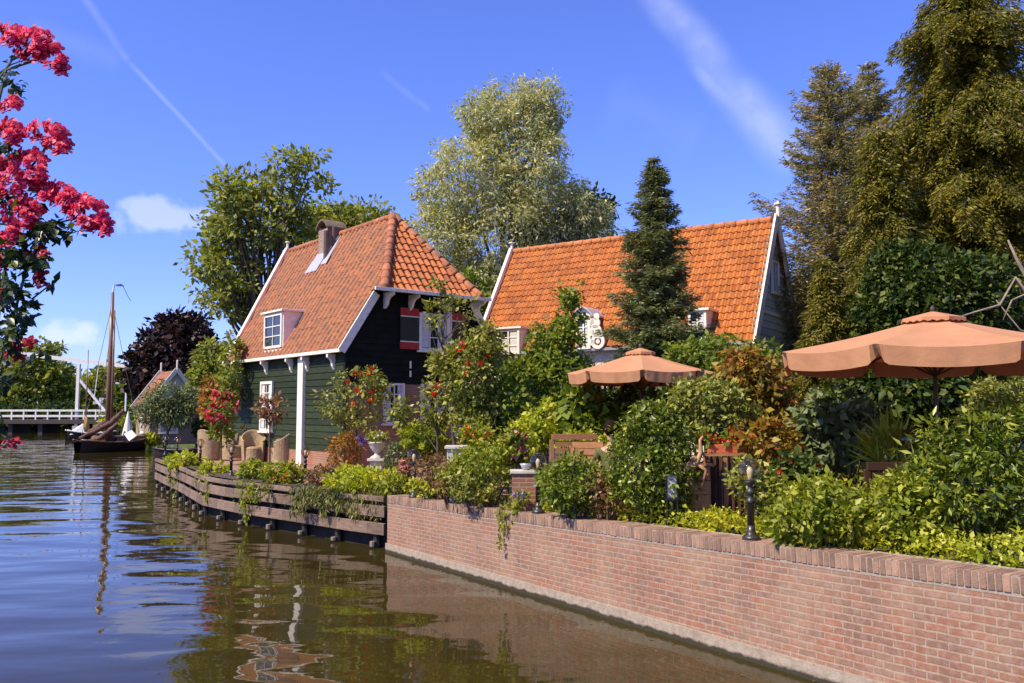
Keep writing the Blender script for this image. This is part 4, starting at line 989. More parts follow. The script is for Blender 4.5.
Sh(400, 486, 20, 8, 17.2, 'bush', 'low green leaves against the end of the brick coping', .07, 40, 22, group=gl)
Sh(184, 462, 17, 9, 26.5, 'lime', 'bright green bush at the far end of the timber wall', .10, 60, 22, group=gl)
Sh(214, 470, 14, 7, 23.6, 'lime', 'small lime bush between the third and fourth lamps on the timber wall', .09, 40, 22, group=gl)
Sh(255, 471, 17, 10, 21.5, 'bush', 'yellow green plants behind the timber wall below the wicker chairs', .09, 70, 22, group=gl)
Sh(285, 474, 22, 11, 20.3, 'bush', 'green bedding plants with orange flowers beside the timber wall lamp', .085, 80, 22, group=gl, flowers=(FL['orange'], 16, .07))
Sh(325, 476, 18, 13, 19.6, 'dry', 'reddish dry shrub under the green wall corner', .07, 60, 22, group=gl)
Sh(345, 452, 16, 22, 21.2, 'creeper', 'rusty red twiggy shrub against the brick plinth', .07, 80, 22, group=gl)
Sh(318, 496, 30, 8, 18.9, 'drape', 'juniper sprays trailing over the top of the timber wall', .12, 70, 26, group=gl, aspect=.2, droop=1.2, hang=.3, zmin_=0) if False else None
def drape(label, spots, m='drape', leaf=.11, asp=.2, per=120):
    """sprays hanging over an edge: spots (px, py_top, py_bottom, D, width px)"""
    c = at_d(spots[0][0], spots[0][1], spots[0][3]); o = thing('trailing_plant', label, 'plant', c, 'plants trailing over the canal walls')
    Ps, As = [], []; mb = MB()
    for (px, y0, y1, D, wd) in spots:
        a = at_d(px, y0, D); b_ = at_d(px + random.uniform(-3, 3), y1, D - .12); n = per; t = RNG.random(n)
        mb.tube([a + Vector((0, .35, -.05)), a + Vector((0, .05, .03)), a.lerp(b_, .5) + Vector((0, -.06, 0)), b_], [.012, .01, .008, .004], 4, False)
        pos = np.array(a) * (1 - t)[:, None] + np.array(b_) * t[:, None]; pos += RNG.normal(size=(n, 3)) * np.array([wd * D / FPX * .5, .05, .03]) * (1.1 - .7 * t)[:, None]; pos[:, 1] -= .06
        A = RNG.normal(size=(n, 3)) * .5; A[:, 2] -= 1.0; Ps.append(pos); As.append(A)
    P_ = np.concatenate(Ps); A_ = np.concatenate(As); L_ = leaf * (.6 + .8 * RNG.random(len(P_)))
    v, f = leaf_geo(P_, A_, RNG.normal(size=P_.shape) + np.array([-.4, -.6, .6]), L_, L_ * asp); obj_np('foliage', v, f, LM[m], o); obj('stem', mb, BARK, o)
drape('feathery juniper sprays trailing over the right part of the timber wall', [(x, 484 + random.uniform(-3, 3), 500 + random.uniform(0, 18), 18.6 - (x - 300) * .0155, 8) for x in range(296, 392, 6)], per=150, leaf=.13)
drape('leafy creeper hanging down the timber wall to the water near its middle', [(243, 478, 512, 20.3, 9), (247, 480, 522, 20.2, 7), (252, 478, 500, 20.1, 8)], 'bush', .08, .6, 90)
drape('small creeper hanging beside the fourth timber wall lamp', [(262, 484, 500, 19.7, 6), (266, 482, 494, 19.6, 5)], 'olive', .08, .5, 60)
drape('creeper spilling over the timber wall below its fourth lamp', [(205, 470, 492, 23.0, 8), (210, 474, 500, 22.2, 8), (200, 470, 484, 23.4, 7)], 'bush', .09, .6, 70)
drape('creeper hanging over the far end of the timber wall', [(180, 464, 490, 26.3, 7), (172, 462, 482, 27.6, 6), (176, 462, 497, 27.0, 5)], 'olive', .09, .6, 70)
drape('ivy strand hanging over the brick coping with a dry brown tail', [(505, 503, 530, 13.55, 6), (500, 506, 546, 13.6, 3.0), (511, 500, 520, 13.5, 7), (517, 499, 512, 13.4, 6)], 'bush', .07, .6, 60)
# lime ground cover along the coping
def cover(name, t0, t1, m, n, seed, zt=.16, leaf=.055):
    t = RNG.uniform(t0, t1, n); off = .34 + RNG.random(n) * .55; hh = RNG.random(n)
    wob = np.array([noise.noise(Vector((a * 1.7, b * 2, seed))) for a, b in zip(t, off)])
    P_ = np.array([quay(a, b, 0) for a, b in zip(t, off)]); P_[:, 2] = ztop(0) + .0235 * t - .06 + hh * (zt + .12 * wob).clip(.03, 1) + .02
    A = rdir(n); A[:, 2] += .3; N_ = rdir(n) * .6; N_[:, 2] += 1; L_ = leaf * (.6 + .8 * RNG.random(n)); v, f = leaf_geo(P_, A, N_, L_, L_ * .65, True)
    tag(obj_np(name, v, f, LM[m]), kind='stuff')
cover('ground_cover', 4.0, 10.6, 'lime', 6500, 3, .26); cover('ground_cover', 10.6, 15, 'lime', 4200, 9, .28); cover('ground_cover', 0.3, 5.0, 'bush', 1500, 5, .12)

# ------------------------------------------------------------------ garden, deeper
gd = 'shrubs and small trees in the garden'
def Tr(px, py, rx, ry, D, m, label, leaf=.09, n=120, per=26, basey=None, name='small_tree', extra=(), r0=.035, zg=1.05, fl=None, cr=None, **kw):
    k = D / FPX; L = [lob(px, py, rx, ry, D)] + [lob(*e, D) for e in extra]; b_ = at_d(basey or px, 410, D)
    o = thing(name, label, 'tree', (b_.x, b_.y, zg), gd)
    ob, C = leaves('crown', L, n, per, cr or (.22 * min(rx, ry) * k + .06), leaf, LM[m], o, zmin=zg, **kw)
    top = Vector((L[0][0], L[0][1], L[0][2])); tg = [tuple(C[i]) for i in RNG.choice(len(C), min(14, len(C)), replace=False)] + [l[:3] for l in L[1:]]
    obj('trunk', limbs([Vector((b_.x, b_.y, zg)), Vector((b_.x, b_.y, zg)).lerp(top, .5), top], tg, r0), BARK, o)
    if fl:
        for c_ in pick_front(C, fl[1]): bloom_cluster('rose', np.array([c_]), fl[2], FL[fl[0]], o, per=11)
    return o
Tr(357, 400, 30, 30, 21.6, 'olive', 'standard rose tree with red blooms in front of the green wall corner', .09, 120, 24, fl=('red', 9, .10), extra=((335, 398, 18, 22), (372, 385, 16, 18)), gap=.05)
Tr(222, 415, 13, 30, 26.2, 'green', 'standard rose with big red blooms at the far left end of the green wall', .10, 60, 22, fl=('rose', 22, .17), basey=222)
Tr(270, 408, 13, 15, 23.2, 'dry', 'thin standard rose with faded pink blooms before the tall white window', .09, 44, 16, fl=('pink', 8, .08), basey=271)
Tr(472, 378, 26, 46, 17.0, 'olive', 'climbing rose tree trained on poles before the shuttered gable', .085, 300, 30, fl=('red', 10, .09), extra=((446, 366, 14, 18), (480, 420, 26, 24), (484, 348, 20, 24)), basey=462, gap=.08)
Tr(440, 316, 14, 20, 17.2, 'olive', 'thin climbing shoots reaching up to the shuttered window', .08, 36, 20, extra=((456, 300, 16, 8), (470, 322, 10, 20), (437, 292, 6, 12)), basey=460, name='climbing_rose')
Tr(548, 382, 40, 36, 18.5, 'green', 'leafy garden tree in front of the left dormer of the long house', .10, 420, 34, extra=((522, 376, 20, 14), (552, 342, 22, 22), (586, 372, 16, 14), (530, 410, 34, 30), (570, 306, 7, 22), (566, 335, 12, 16)), basey=546, gap=.0)
Tr(505, 405, 30, 24, 17.2, 'green', 'dark green bushy tree below the pale parasol', .08, 170, 28, extra=((490, 430, 20, 18),), basey=508)
Sh(525, 440, 24, 24, 15.4, 'lime', 'bright green shrub behind the pink hydrangea', .075, 110, 26, group=gd, extra=((545, 428, 18, 26),))
Sh(516, 446, 11, 15, 14.6, 'green', 'hydrangea with pink flower heads left of the middle lamp', .08, 50, 22, group=gd, name='hydrangea', flowers=(FL['pink'], 24, .12))
Tr(436, 402, 15, 24, 17.6, 'olive', 'thin climbing rose covering the lower windows of the shuttered gable', .085, 70, 22, gap=.05, fl=('red', 4, .09), basey=440, name='climbing_rose', extra=((402, 410, 9, 16),))
Sh(432, 440, 15, 20, 18.6, 'bush', 'fresh green upright shrub right of the stone urn', .10, 90, 24, group=gd, extra=((412, 438, 11, 15),), droop=-.3)
Sh(397, 455, 13, 13, 18.9, 'grey', 'small round grey green bush beside the stone urn', .05, 60, 26, group=gd)
Sh(406, 466, 9, 8, 17.4, 'dry', 'pink and red flowering plant left of the wall corner lamp', .05, 30, 20, group=gd, flowers=(FL['pink'], 22, .07))
Sh(475, 437, 18, 12, 15.8, 'bush', 'yellow green shrub with orange red flowers above the white planter', .065, 60, 22, group=gd, flowers=(FL['orange'], 12, .08))
Sh(598, 425, 34, 20, 15.2, 'green', 'broad leaved plant under the left side of the parasol', .12, 130, 20, group=gd, aspect=.85, extra=((580, 410, 20, 20),))
Sh(600, 447, 26, 12, 14.6, 'lime', 'sunlit low hedge behind the seated person', .07, 90, 24, group=gd, extra=((575, 440, 16, 10),))
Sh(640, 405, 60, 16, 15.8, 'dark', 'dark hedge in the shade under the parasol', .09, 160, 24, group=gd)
Tr(722, 412, 34, 30, 12.6, 'olive', 'small bare stemmed tree with thin leaves right of the parasol pole', .07, 130, 24, basey=729, extra=((700, 395, 26, 22),), gap=.08, r0=.04)
Tr(758, 392, 30, 36, 13.4, 'autumn', 'bush tree with yellow and red autumn leaves left of the big parasol', .10, 170, 24, extra=((775, 420, 24, 30), (742, 370, 24, 22)), gap=.0)
Sh(768, 448, 26, 28, 11.6, 'autumn', 'lower yellow orange leaved shrub beside the nearest lamp', .085, 110, 22, group=gd, gap=.02)
Sh(765, 490, 20, 28, 10.4, 'olive', 'pale green leggy shrub right behind the nearest globe lamp', .06, 90, 22, group=gd, extra=((745, 475, 14, 16),))
Tr(725, 362, 50, 26, 17.0, 'green', 'green tree behind the mid parasol below the long house gable', .10, 220, 28, extra=((690, 352, 26, 14), (760, 370, 30, 20)), basey=735)
Sh(835, 430, 42, 36, 12.4, 'grey', 'large leaved fig bush under the left end of the big parasol', .10, 210, 26, group=gd, aspect=.8, fold=True, extra=((812, 455, 20, 20),))
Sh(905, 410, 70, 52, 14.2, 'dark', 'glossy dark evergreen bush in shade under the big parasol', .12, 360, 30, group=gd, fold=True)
Sh(1000, 395, 36, 16, 12.4, 'olive', 'trimmed olive brown hedge under the right side of the big parasol', .05, 160, 40, group=gd, extra=((1000, 420, 40, 22),))
Sh(895, 455, 24, 18, 10.8, 'bush', 'long strap leaved plant behind the dark brown bench', .26, 26, 16, group=gd, aspect=.09, droop=-.8)
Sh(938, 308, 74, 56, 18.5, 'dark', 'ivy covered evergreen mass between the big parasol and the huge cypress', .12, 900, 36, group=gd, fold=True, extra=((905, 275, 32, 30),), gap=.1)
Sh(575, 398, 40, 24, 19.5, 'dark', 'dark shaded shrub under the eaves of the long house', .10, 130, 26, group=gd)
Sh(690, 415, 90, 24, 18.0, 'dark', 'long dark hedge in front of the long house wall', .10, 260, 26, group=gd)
Sh(800, 470, 24, 18, 10.6, 'dark', 'dark low plant with red and white flowers near the big parasol', .07, 60, 22, group=gd, flowers=(FL['red'], 10, .05))
Sh(150, 440, 9, 6, 60, 'lime', 'bright bush on the bank left of the cottage', .3, 26, 20, group=gd, zg=.5)
Sh(120, 424, 20, 9, 82, 'bush', 'yellow green bank bush behind the barge sail', .4, 40, 22, group=gd, zg=.5)
Sh(214, 400, 12, 24, 50, 'creeper', 'orange creeper covering the brick outbuilding', .22, 90, 24, group=gd, zg=.5)
Sh(205, 425, 10, 14, 56, 'dark', 'dark round bush on the lawn beside the cottage', .22, 60, 24, group=gd, zg=.5)
Tr(232, 372, 10, 40, 29, 'ash', 'climbing green shoots at the left corner of the green house', .13, 90, 20, gap=.05, basey=226)

# ------------------------------------------------------------------ climbing rose close to the camera
D0 = 3.3; cr_ = thing('climbing_rose', 'climbing rose with clusters of deep pink blooms filling the upper left foreground', 'rose bush', at_d(-30, 520, D0))
def rose_geo(c, r, face):
    """one ruffled bloom: rings of cupped petals facing 'face'"""
    f = Vector(face).normalized(); a = f.orthogonal().normalized(); b_ = f.cross(a); P_ = []; 
    for ring, (k, rad, up, L) in enumerate(((5, .34, -.15, .78), (5, .22, .25, .62), (4, .12, .6, .5), (3, .05, .9, .36))):
        for i in range(k):
            t = 2 * PI * (i + ring * .5) / k + random.uniform(-.2, .2); d = a * math.cos(t) + b_ * math.sin(t); s_ = f.cross(d)
            base = Vector(c) + d * r * rad * .3 + f * r * .1 * ring; tip = base + (d * (1 - up * .75) + f * up) * r * L
            m_ = base.lerp(tip, .62) + f * r * .12 - d * r * .02
            P_.append((base, m_ + s_ * r * .34, tip + s_ * r * .16 + f * r * random.uniform(-.05, .08), tip - s_ * r * .16 + f * r * random.uniform(-.05, .08), m_ - s_ * r * .34))
    return P_
clusters = [(8, 36, 16, 12, 16), (32, 42, 20, 13, 22), (52, 58, 13, 14, 14), (60, 68, 4, 8, 4), (30, 55, 14, 8, 10), (8, 104, 9, 9, 7), (4, 134, 17, 14, 18), (44, 134, 22, 9, 14), (58, 146, 12, 8, 10), (28, 168, 20, 17, 24), (8, 178, 18, 20, 26), (40, 190, 14, 12, 12), (66, 198, 15, 13, 16), (86, 214, 20, 17, 26), (102, 226, 9, 10, 9), (22, 214, 20, 16, 22), (6, 232, 14, 16, 14), (58, 186, 6, 4, 3), (38, 252, 9, 8, 5), (40, 278, 5, 8, 3), (4, 296, 6, 5, 2), (16, 352, 9, 7, 3), (26, 344, 5, 4, 1), (10, 441, 9, 6, 2), (0, 262, 8, 8, 4)]
for (px, py, rx, ry, nb) in clusters:
    mb = MB()
    for i in range(int(nb * 1.35)):
        q = rdir(1)[0]; c = at_d(px + q[0] * rx * .9, py + q[2] * ry * .9, D0 - .03 + q[1] * rx * D0 / FPX * .6)
        face = Vector((q[0] * .7 - .2, -.75 + q[1] * .4, q[2] * .7 + .45))
        for pt in rose_geo(c, random.uniform(.026, .034), face): mb.poly(pt)
    obj('flower_cluster', mb, FL['rose'] if py < 250 else FL['berry'], cr_)
ROSEL = leafmat('rose_leaf', (.016, .034, .010), (.045, .075, .02), (.12, .15, .04), trans=.25, rough=.35)
Ps, As, Ns = [], [], []
spr = [(8, 80, 10, 12, 14), (14, 62, 12, 8, 6), (20, 90, 7, 14, 7), (6, 150, 12, 20, 30), (20, 200, 20, 14, 30), (40, 226, 22, 14, 60), (14, 250, 22, 20, 120), (36, 262, 16, 12, 50), (8, 290, 18, 16, 90), (20, 318, 14, 10, 40), (5, 340, 16, 16, 70), (30, 300, 8, 8, 14), (70, 232, 14, 8, 16), (-6, 380, 16, 24, 70), (-8, 420, 12, 20, 40), (38, 354, 8, 3, 5), (3, 446, 5, 6, 5), (-12, 200, 14, 80, 110), (46, 232, 14, 10, 24), (50, 285, 8, 4, 4)]
mbt = MB()
for (px, py, rx, ry, nn) in spr:
    n_ = int(nn * 1.5); 
    for i in range(n_):
        q = rdir(1)[0]; r_ = random.random() ** .4; Ps.append(at_d(px + q[0] * rx * r_, py + q[2] * ry * r_, D0 + .03 + q[1] * .12)); As.append(Vector((random.uniform(-.6, 1), random.uniform(-.7, .4), random.uniform(-1, .3)))); Ns.append(Vector((random.uniform(-.6, .6), random.uniform(-1, .1), random.uniform(.1, 1))))
    mbt.tube([at_d(px - 18, py + 14, D0 + .06), at_d(px - 4, py + 3, D0 + .04), at_d(px + rx * .6, py - 1, D0 + .02)], [.004, .003, .0018], 5)
for pts in ([(-20, 560), (-10, 420), (0, 300), (-4, 180), (-2, 80), (12, 60), (34, 50)], [(-14, 400), (10, 330), (26, 270), (50, 225), (84, 216)], [(0, 300), (10, 240), (14, 190), (44, 150), (58, 140)], [(-6, 120), (6, 70), (30, 62), (44, 58)], [(0, 250), (16, 200), (28, 170)], [(-10, 420), (6, 438)]):
    mbt.tube([at_d(x, y, D0 + .03) for x, y in pts], [.007 - .004 * i / len(pts) for i in range(len(pts))], 5)
P_ = np.array([tuple(p) for p in Ps]); n_ = len(P_); L_ = .044 * (.6 + .7 * RNG.random(n_))
v, f = leaf_geo(P_, np.array([tuple(a) for a in As]), np.array([tuple(a) for a in Ns]), L_, L_ * .55, True)
obj_np('foliage', v, f, ROSEL, cr_); obj('stem', mbt, mat('rose_stem', (.07, .10, .03), .6), cr_)

# a few leaves floating along the quay
n_ = 90; t = RNG.uniform(.5, 12, n_); of = -np.abs(RNG.normal(size=n_)) * .5 - .06; P_ = np.array([quay(a, b, .006) for a, b in zip(t, of)])
A_ = rdir(n_); A_[:, 2] = 0; v, f = leaf_geo(P_, A_, np.tile([0., 0, 1], (n_, 1)), .05 * (.6 + RNG.random(n_)), .03 * (.6 + RNG.random(n_)))
tag(obj_np('floating_leaves', v, f, LM['dry']), kind='stuff')
# ------------------------------------------------------------------ globe lamps
GLASS = glassmat('lamp_glass', (.80, .71, .52), .05); BULB = mat('bulb', (.85, .83, .78), .25, (.8, .78, .72))
def make_lamp(label):
    o = thing('globe_lamp', label, 'lamp', (0, 0, 0), 'globe lamps along the quay')
    mb = MB(); mb.lathe([(.10, 0), (.10, .025), (.085, .045), (.06, .06), (.05, .09), (.043, .16)], n=20); obj('base', mb, IRON, o, True)
    mb = MB(); mb.lathe([(.040, .16), (.040, .40), (.055, .41), (.055, .44), (.038, .455), (.036, .50), (.05, .515), (.05, .545), (.03, .56), (.03, .60), (.062, .63), (.07, .655), (.03, .66)], n=18); obj('post', mb, IRON, o, True)
    mb = MB(); mb.ball((0, 0, .77), .128, 24, 14); g = obj('globe', mb, GLASS, o, True)
    mb = MB(); mb.lathe([(.026, .66), (.026, .70), (.034, .73), (.036, .77), (.026, .80), (.012, .815)], n=12); obj('bulb', mb, BULB, g, True)
    mb = MB(); mb.lathe([(.075, .885), (.055, .895), (.012, .905), (.004, .92)], n=14); obj('cap', mb, IRON, o, True)
    return o
labs = ['nearest black globe lamp standing on the right half of the brick coping', 'black globe lamp on the brick coping left of the round green bush', 'black globe lamp on the coping at the corner where brick meets timber',
        'globe lamp in front of the white post of the green house', 'globe lamp on the timber wall before the wicker tub chairs', 'globe lamp on the timber wall third from its far end', 'second globe lamp from the far end of the timber wall', 'globe lamp at the very far end of the timber wall']
lamp0 = make_lamp(labs[0])
def quay_px(px):
    lo, hi = 0.0, QT
    for _ in range(50):
        t = (lo + hi) / 2; P = quay(t, .14); x = 512 + FPX * P[0] / (P[1] * math.cos(PITCH))
        if x < px: lo = t
        else: hi = t
    return t
spots = []
for px in (749, 538.5, 415): t = quay_px(px); P = quay(t, .13, ztop(t) + .001); spots.append(P)
for (px, py) in ((305, 481), (231, 476), (200, 466), (177, 458), (165, 455)):
    P = at_z(px, py, 1.03); spots.append((P.x, P.y, 1.03))
for i, s in enumerate(spots):
    sc = (1, 1, 1, .92, .92, .92, .85, .85)[i]
    if i == 0: lamp0.location = s
    else: copy_tree(lamp0, s, 0, labs[i], sc)
P = at_d(908, 440, 10.6); o = copy_tree(lamp0, (P.x, P.y, P.z - .77), 0, 'globe lamp deep in the shade under the big parasol behind the bench')
mb = MB(); mb.lathe([(.14, 0), (.14, .05), (.05, .1), (.05, P.z - .77 - 1.05)], (P.x, P.y, 1.05), 10); tag(obj('lamp_plinth', mb, IRON, None, True), 'dark iron pillar carrying the shaded globe lamp behind the bench', 'pillar')

# ------------------------------------------------------------------ parasols
CANV = None
def canvasmat():
    m, nt, out = newmat('terracotta_canvas'); p = _n(nt, 'ShaderNodeBsdfPrincipled'); p.inputs['Roughness'].default_value = .85
    c = mixrgb(nt, maprange(nt, noise_tex(nt, objco(nt), 2.5, 4), .3, .7), (.54, .265, .125), (.46, .215, .10)); nt.links.new(c, p.inputs['Base Color'])
    w_ = noise_tex(nt, objco(nt), 9, 4, .5); nt.links.new(bump(nt, w_, .35, .02), p.inputs['Normal'])
    t = _n(nt, 'ShaderNodeBsdfTranslucent'); t.inputs[0].default_value = (.55, .13, .05, 1); mx = _n(nt, 'ShaderNodeMixShader'); mx.inputs[0].default_value = .10
    nt.links.new(p.outputs[0], mx.inputs[1]); nt.links.new(t.outputs[0], mx.inputs[2]); nt.links.new(mx.outputs[0], out.inputs[0]); return m
CANV = canvasmat()
def parasol(label, c, R, zr, za, rot, val=.17, ground=1.05, sides=8, material=None):
    material = material or CANV
    o = thing('parasol', label, 'parasol', (c[0], c[1], ground), 'parasols over the garden terrace'); C = Vector((c[0], c[1], 0)); n = 10
    def rim(a, rr, z): return C + Vector((math.cos(a) * rr, math.sin(a) * rr, z))
    mb = MB(); vb = MB()
    for i in range(sides):
        a0 = rot + 2 * PI * i / sides; a1 = rot + 2 * PI * (i + 1) / sides
        A, B = rim(a0, R, zr), rim(a1, R, zr); T = C + UP * za
        tA, tB = T.lerp(A, .13) , T.lerp(B, .13)
        m_ = 6
        for k in range(m_):           # rows from vent ring to rim, panel slightly sagging between ribs
            f0, f1 = .13 + .87 * k / m_, .13 + .87 * (k + 1) / m_
            for j in range(n):
                g0, g1 = j / n, (j + 1) / n
                def S(f, g): P = T.lerp(A, f).lerp(T.lerp(B, f), g); sag = 4 * g * (1 - g) * f * R * .028 + math.sin(f * PI) * R * .018; return P - UP * sag
                mb.quad(S(f0, g0), S(f1, g0), S(f1, g1), S(f0, g1))
        for j in range(36):
            g0, g1 = j / 36, (j + 1) / 36
            def E(g): P = A.lerp(B, g); return P - UP * (4 * g * (1 - g) * R * .028)
            def Lw(g):
                e_ = min(g, 1 - g); d = val * (1 - .55 * max(0, 1 - e_ / .07)); out_ = (E(g) - C); out_.z = 0; out_ = out_.normalized()
                return E(g) - UP * d + out_ * (.006 * math.sin(g * 17 + i * 2) + .003 * math.sin(g * 41 + i) - (.03 if e_ > .04 else .09))
            ee = [0, .035, .07] if False else None
            vb.quad(E(g0), Lw(g0), Lw(g1), E(g1))
        # crisp notch at the ribs
    can = obj('canopy', mb, material, o, True); obj('valance', vb, material, can, True)
    mb = MB()
    for i in range(sides):
        a0 = rot + 2 * PI * i / sides; a1 = rot + 2 * PI * (i + 1) / sides; T = C + UP * (za + .055)
        A, B = T.lerp(rim(a0, R, zr + .055), .19), T.lerp(rim(a1, R, zr + .055), .19); M_ = A.lerp(B, .5) + UP * .015
        mb.quad(T, A, M_, M_); mb.quad(T, M_, B, B)
    mb2 = MB()
    for i in range(sides):
        a0 = rot + 2 * PI * i / sides; a1 = rot + 2 * PI * (i + 1) / sides; T = C + UP * (za + .06)
        A, B = T.lerp(rim(a0, R, zr + .02), .20), T.lerp(rim(a1, R, zr + .02), .20)
        for j in range(6):
            P0, P1 = A.lerp(B, j / 6), A.lerp(B, (j + 1) / 6); mb2.poly([T, P0 - UP * .0, P1]); h = .035 + .02 * (j % 2); mb2.quad(P0, P0 - UP * h, P1 - UP * .045, P1)
    obj('vent_cap', mb2, material, can)
    mb = MB(); mb.tube([C + UP * ground, C + UP * (za + .02)], .024, 10); mb.lathe([(.03, 0), (.03, .06), (.012, .09)], C + UP * (za + .04), 8); obj('pole', mb, mat('dark_wood_pole', (.06, .035, .02), .5), o, True)
    for i in range(sides):
        a0 = rot + 2 * PI * i / sides; mb = MB(); mb.beam(C + UP * (za - .14), rim(a0, R - .04, zr - .05), .02, .025); mb.beam(C + UP * (zr - .05 - .25), C.lerp(rim(a0, R, 0), .5) + UP * ((za + zr) / 2 - .05), .015, .02); obj('rib', mb, MATS['dark_wood_pole'], o)
    mb = MB(); mb.lathe([(.28, 0), (.28, .07), (.06, .1), (.04, .3)], C + UP * ground, 16); obj('base', mb, IRON, o)
    return o
c = at_d(936, 400, 10.5); parasol('big terracotta parasol open over the right side of the garden', (c.x, c.y), 1.90, 2.75 + 60 / 850 * 10.1, at_d(936, 316, 10.5).z, -PI / 2 + .02, .21)
c = at_d(641, 400, 14.6); parasol('terracotta parasol open in the middle of the garden before the spruce', (c.x, c.y), 1.27, 2.75 + 38 / 850 * 14.2, at_d(641, 351, 14.6).z, -PI / 2 - .12, .17)
c = at_d(497, 400, 21); parasol('small pale tan parasol mostly hidden in foliage between the houses', (c.x, c.y), 1.05, 2.75 + 28 / 850 * 21, at_d(497, 370, 21).z, .3, .14, material=mat('tan_canvas', (.62, .44, .28), .85))

# ------------------------------------------------------------------ wicker chairs and tables
def make_chair(label):
    o = thing('wicker_chair', label, 'chair', (0, 0, 0), 'wicker tub chairs on the terrace'); n = 22
    mb = MB(); inner, outer = .27, .31; V = []
    for i in range(n + 1):
        t = -2.25 + 4.5 * i / n; hb = .60 + .30 * max(0, math.cos(t * .72)) ** 1.5; x, y = math.sin(t), math.cos(t)
        V.append((x, y, hb))
    for (a, b_) in zip(V[:-1], V[1:]):
        f = lambda q, r, z: (q[0] * r, q[1] * r, z)
        mb.box8([f(a, inner, .06), f(b_, inner, .06), f(b_, outer, .03), f(a, outer, .03), f(a, inner + .03, a[2]), f(b_, inner + .03, b_[2]), f(b_, outer + .04, b_[2] - .02), f(a, outer + .04, a[2] - .02)])
    obj('shell', mb, WICK, o)
    mb = MB(); mb.tube([(q[0] * (outer + .015), q[1] * (outer + .015), q[2] + .005) for q in V], .026, 7); obj('rim', mb, WICK, o, True)
    mb = MB(); mb.lathe([(.28, .06), (.28, .40), (.25, .44), (.02, .45)], n=20); obj('seat', mb, WICK, o)
    return o
ch0 = make_chair('wicker tub chair seen from the side nearest the white post')
cl = ['wicker tub chair seen from the side nearest the white post', 'wicker chair with arched back directly left of the dark table', 'wicker tub chair behind the lamp second from the white post', 'tall backed wicker chair at the left end of the terrace', 'wicker tub chair at the left end partly hidden by its neighbour']
for i, (px, py, rz) in enumerate(((281, 464, -1.25), (253, 462, .3), (233, 460, 1.2), (209, 460, 2.7), (221, 457, -.6))):
    P = at_z(px, py, 1.07); sc = 1.12
    if i == 0: ch0.location = (P.x, P.y, 1.066); ch0.rotation_euler = (0, 0, rz); ch0.scale = (1.15,) * 3
    else: copy_tree(ch0, (P.x, P.y, 1.066), rz, cl[i], sc)
def table(px, py, label):
    P = at_z(px, py, 1.07); o = thing('round_table', label, 'table', (P.x, P.y, 1.066)); mb = MB(); mb.lathe([(.38, .70), (.40, .72), (.40, .74), (.02, .745)], o.location, 20); obj('tabletop', mb, STONE, o)
    mb = MB(); mb.lathe([(.24, 0), (.22, .04), (.04, .07), (.04, .70)], o.location, 12); obj('pedestal', mb, IRON, o); return P
tp_ = table(262, 459, 'round table between the wicker chairs below the white window')
tp2 = table(216, 452, 'round table among the wicker chairs at the left end of the terrace')
o = thing('flower_pot', 'pot of orange and yellow flowers on the table below the white window', 'flower pot', (tp_.x, tp_.y, 1.812))
mb = MB(); mb.lathe([(.12, 0), (.17, .2), (.18, .22)], (tp_.x, tp_.y, 1.813), 12); obj('pot', mb, STONE, o)
L_ = [(tp_.x - .15, tp_.y, 2.17, .42, .3, .16)]; ob, C = leaves('foliage', L_, 40, 18, .14, .11, LM['autumn'], o); bloom_cluster('flower', C[:16], .09, FL['orange'], o)

# ------------------------------------------------------------------ stone urn, planters, pillar
P = at_d(377, 440, 20.4); z0 = 1.06; o = thing('stone_urn', 'pale stone urn on a square panelled pedestal holding purple and white flowers', 'urn', (P.x, P.y, z0))
k = 20.4 / 850; zt = at_d(377, 443, 20.4).z - z0
mb = MB(); pw = .17
mb.box(P.x - pw, P.x + pw, P.y - pw, P.y + pw, z0, z0 + .1); mb.box(P.x - pw + .03, P.x + pw - .03, P.y - pw + .03, P.y + pw - .03, z0 + .1, z0 + zt - .42); mb.box(P.x - pw - .03, P.x + pw + .03, P.y - pw - .03, P.y + pw + .03, z0 + zt - .42, z0 + zt - .36); obj('pedestal', mb, STONE, o, bev=.008)
mb = MB(); mb.lathe([(.16, 0), (.15, .03), (.06, .09), (.05, .12), (.10, .17), (.17, .25), (.19, .33), (.22, .36), (.22, .39), (.15, .385)], (P.x, P.y, z0 + zt - .36), 20); obj('bowl', mb, STONE, o, True)
ob, C = leaves('flower_foliage', [(P.x, P.y, z0 + zt + .14, .24, .2, .10)], 30, 16, .1, .07, LM['bush'], o)
bloom_cluster('white_flower', C[(C[:, 0] > P.x - .1)][:14], .07, FL['white'], o); bloom_cluster('purple_flower', np.array([(P.x - .30 + random.uniform(-.12, .1), P.y - .1, z0 + zt + random.uniform(-.02, .16)) for _ in range(14)]), .08, FL['purple'], o)
P = at_d(456, 450, 15.3); o = thing('stone_planter', 'square white stone planter half hidden in the yellow green shrubs', 'planter', (P.x, P.y, 1.05))
mb = MB(); mb.box(P.x - .15, P.x + .17, P.y - .15, P.y + .15, 1.05, P.z + .02); obj('body', mb, STONE, o, bev=.01); mb = MB(); mb.box(P.x - .19, P.x + .21, P.y - .19, P.y + .19, P.z + .023, P.z + .08); obj('rim', mb, STONE, o, bev=.01)
P = at_d(524, 480, 13.6); o = thing('brick_pillar', 'low square brick pillar with a pale stone top left of the middle lamp', 'pillar', (P.x, P.y, 1.05))
mb = MB(); X0, X1, Y0, Y1, Z0, Z1 = P.x - .19, P.x + .19, P.y - .15, P.y + .2, 1.05, at_d(524, 473, 13.6).z
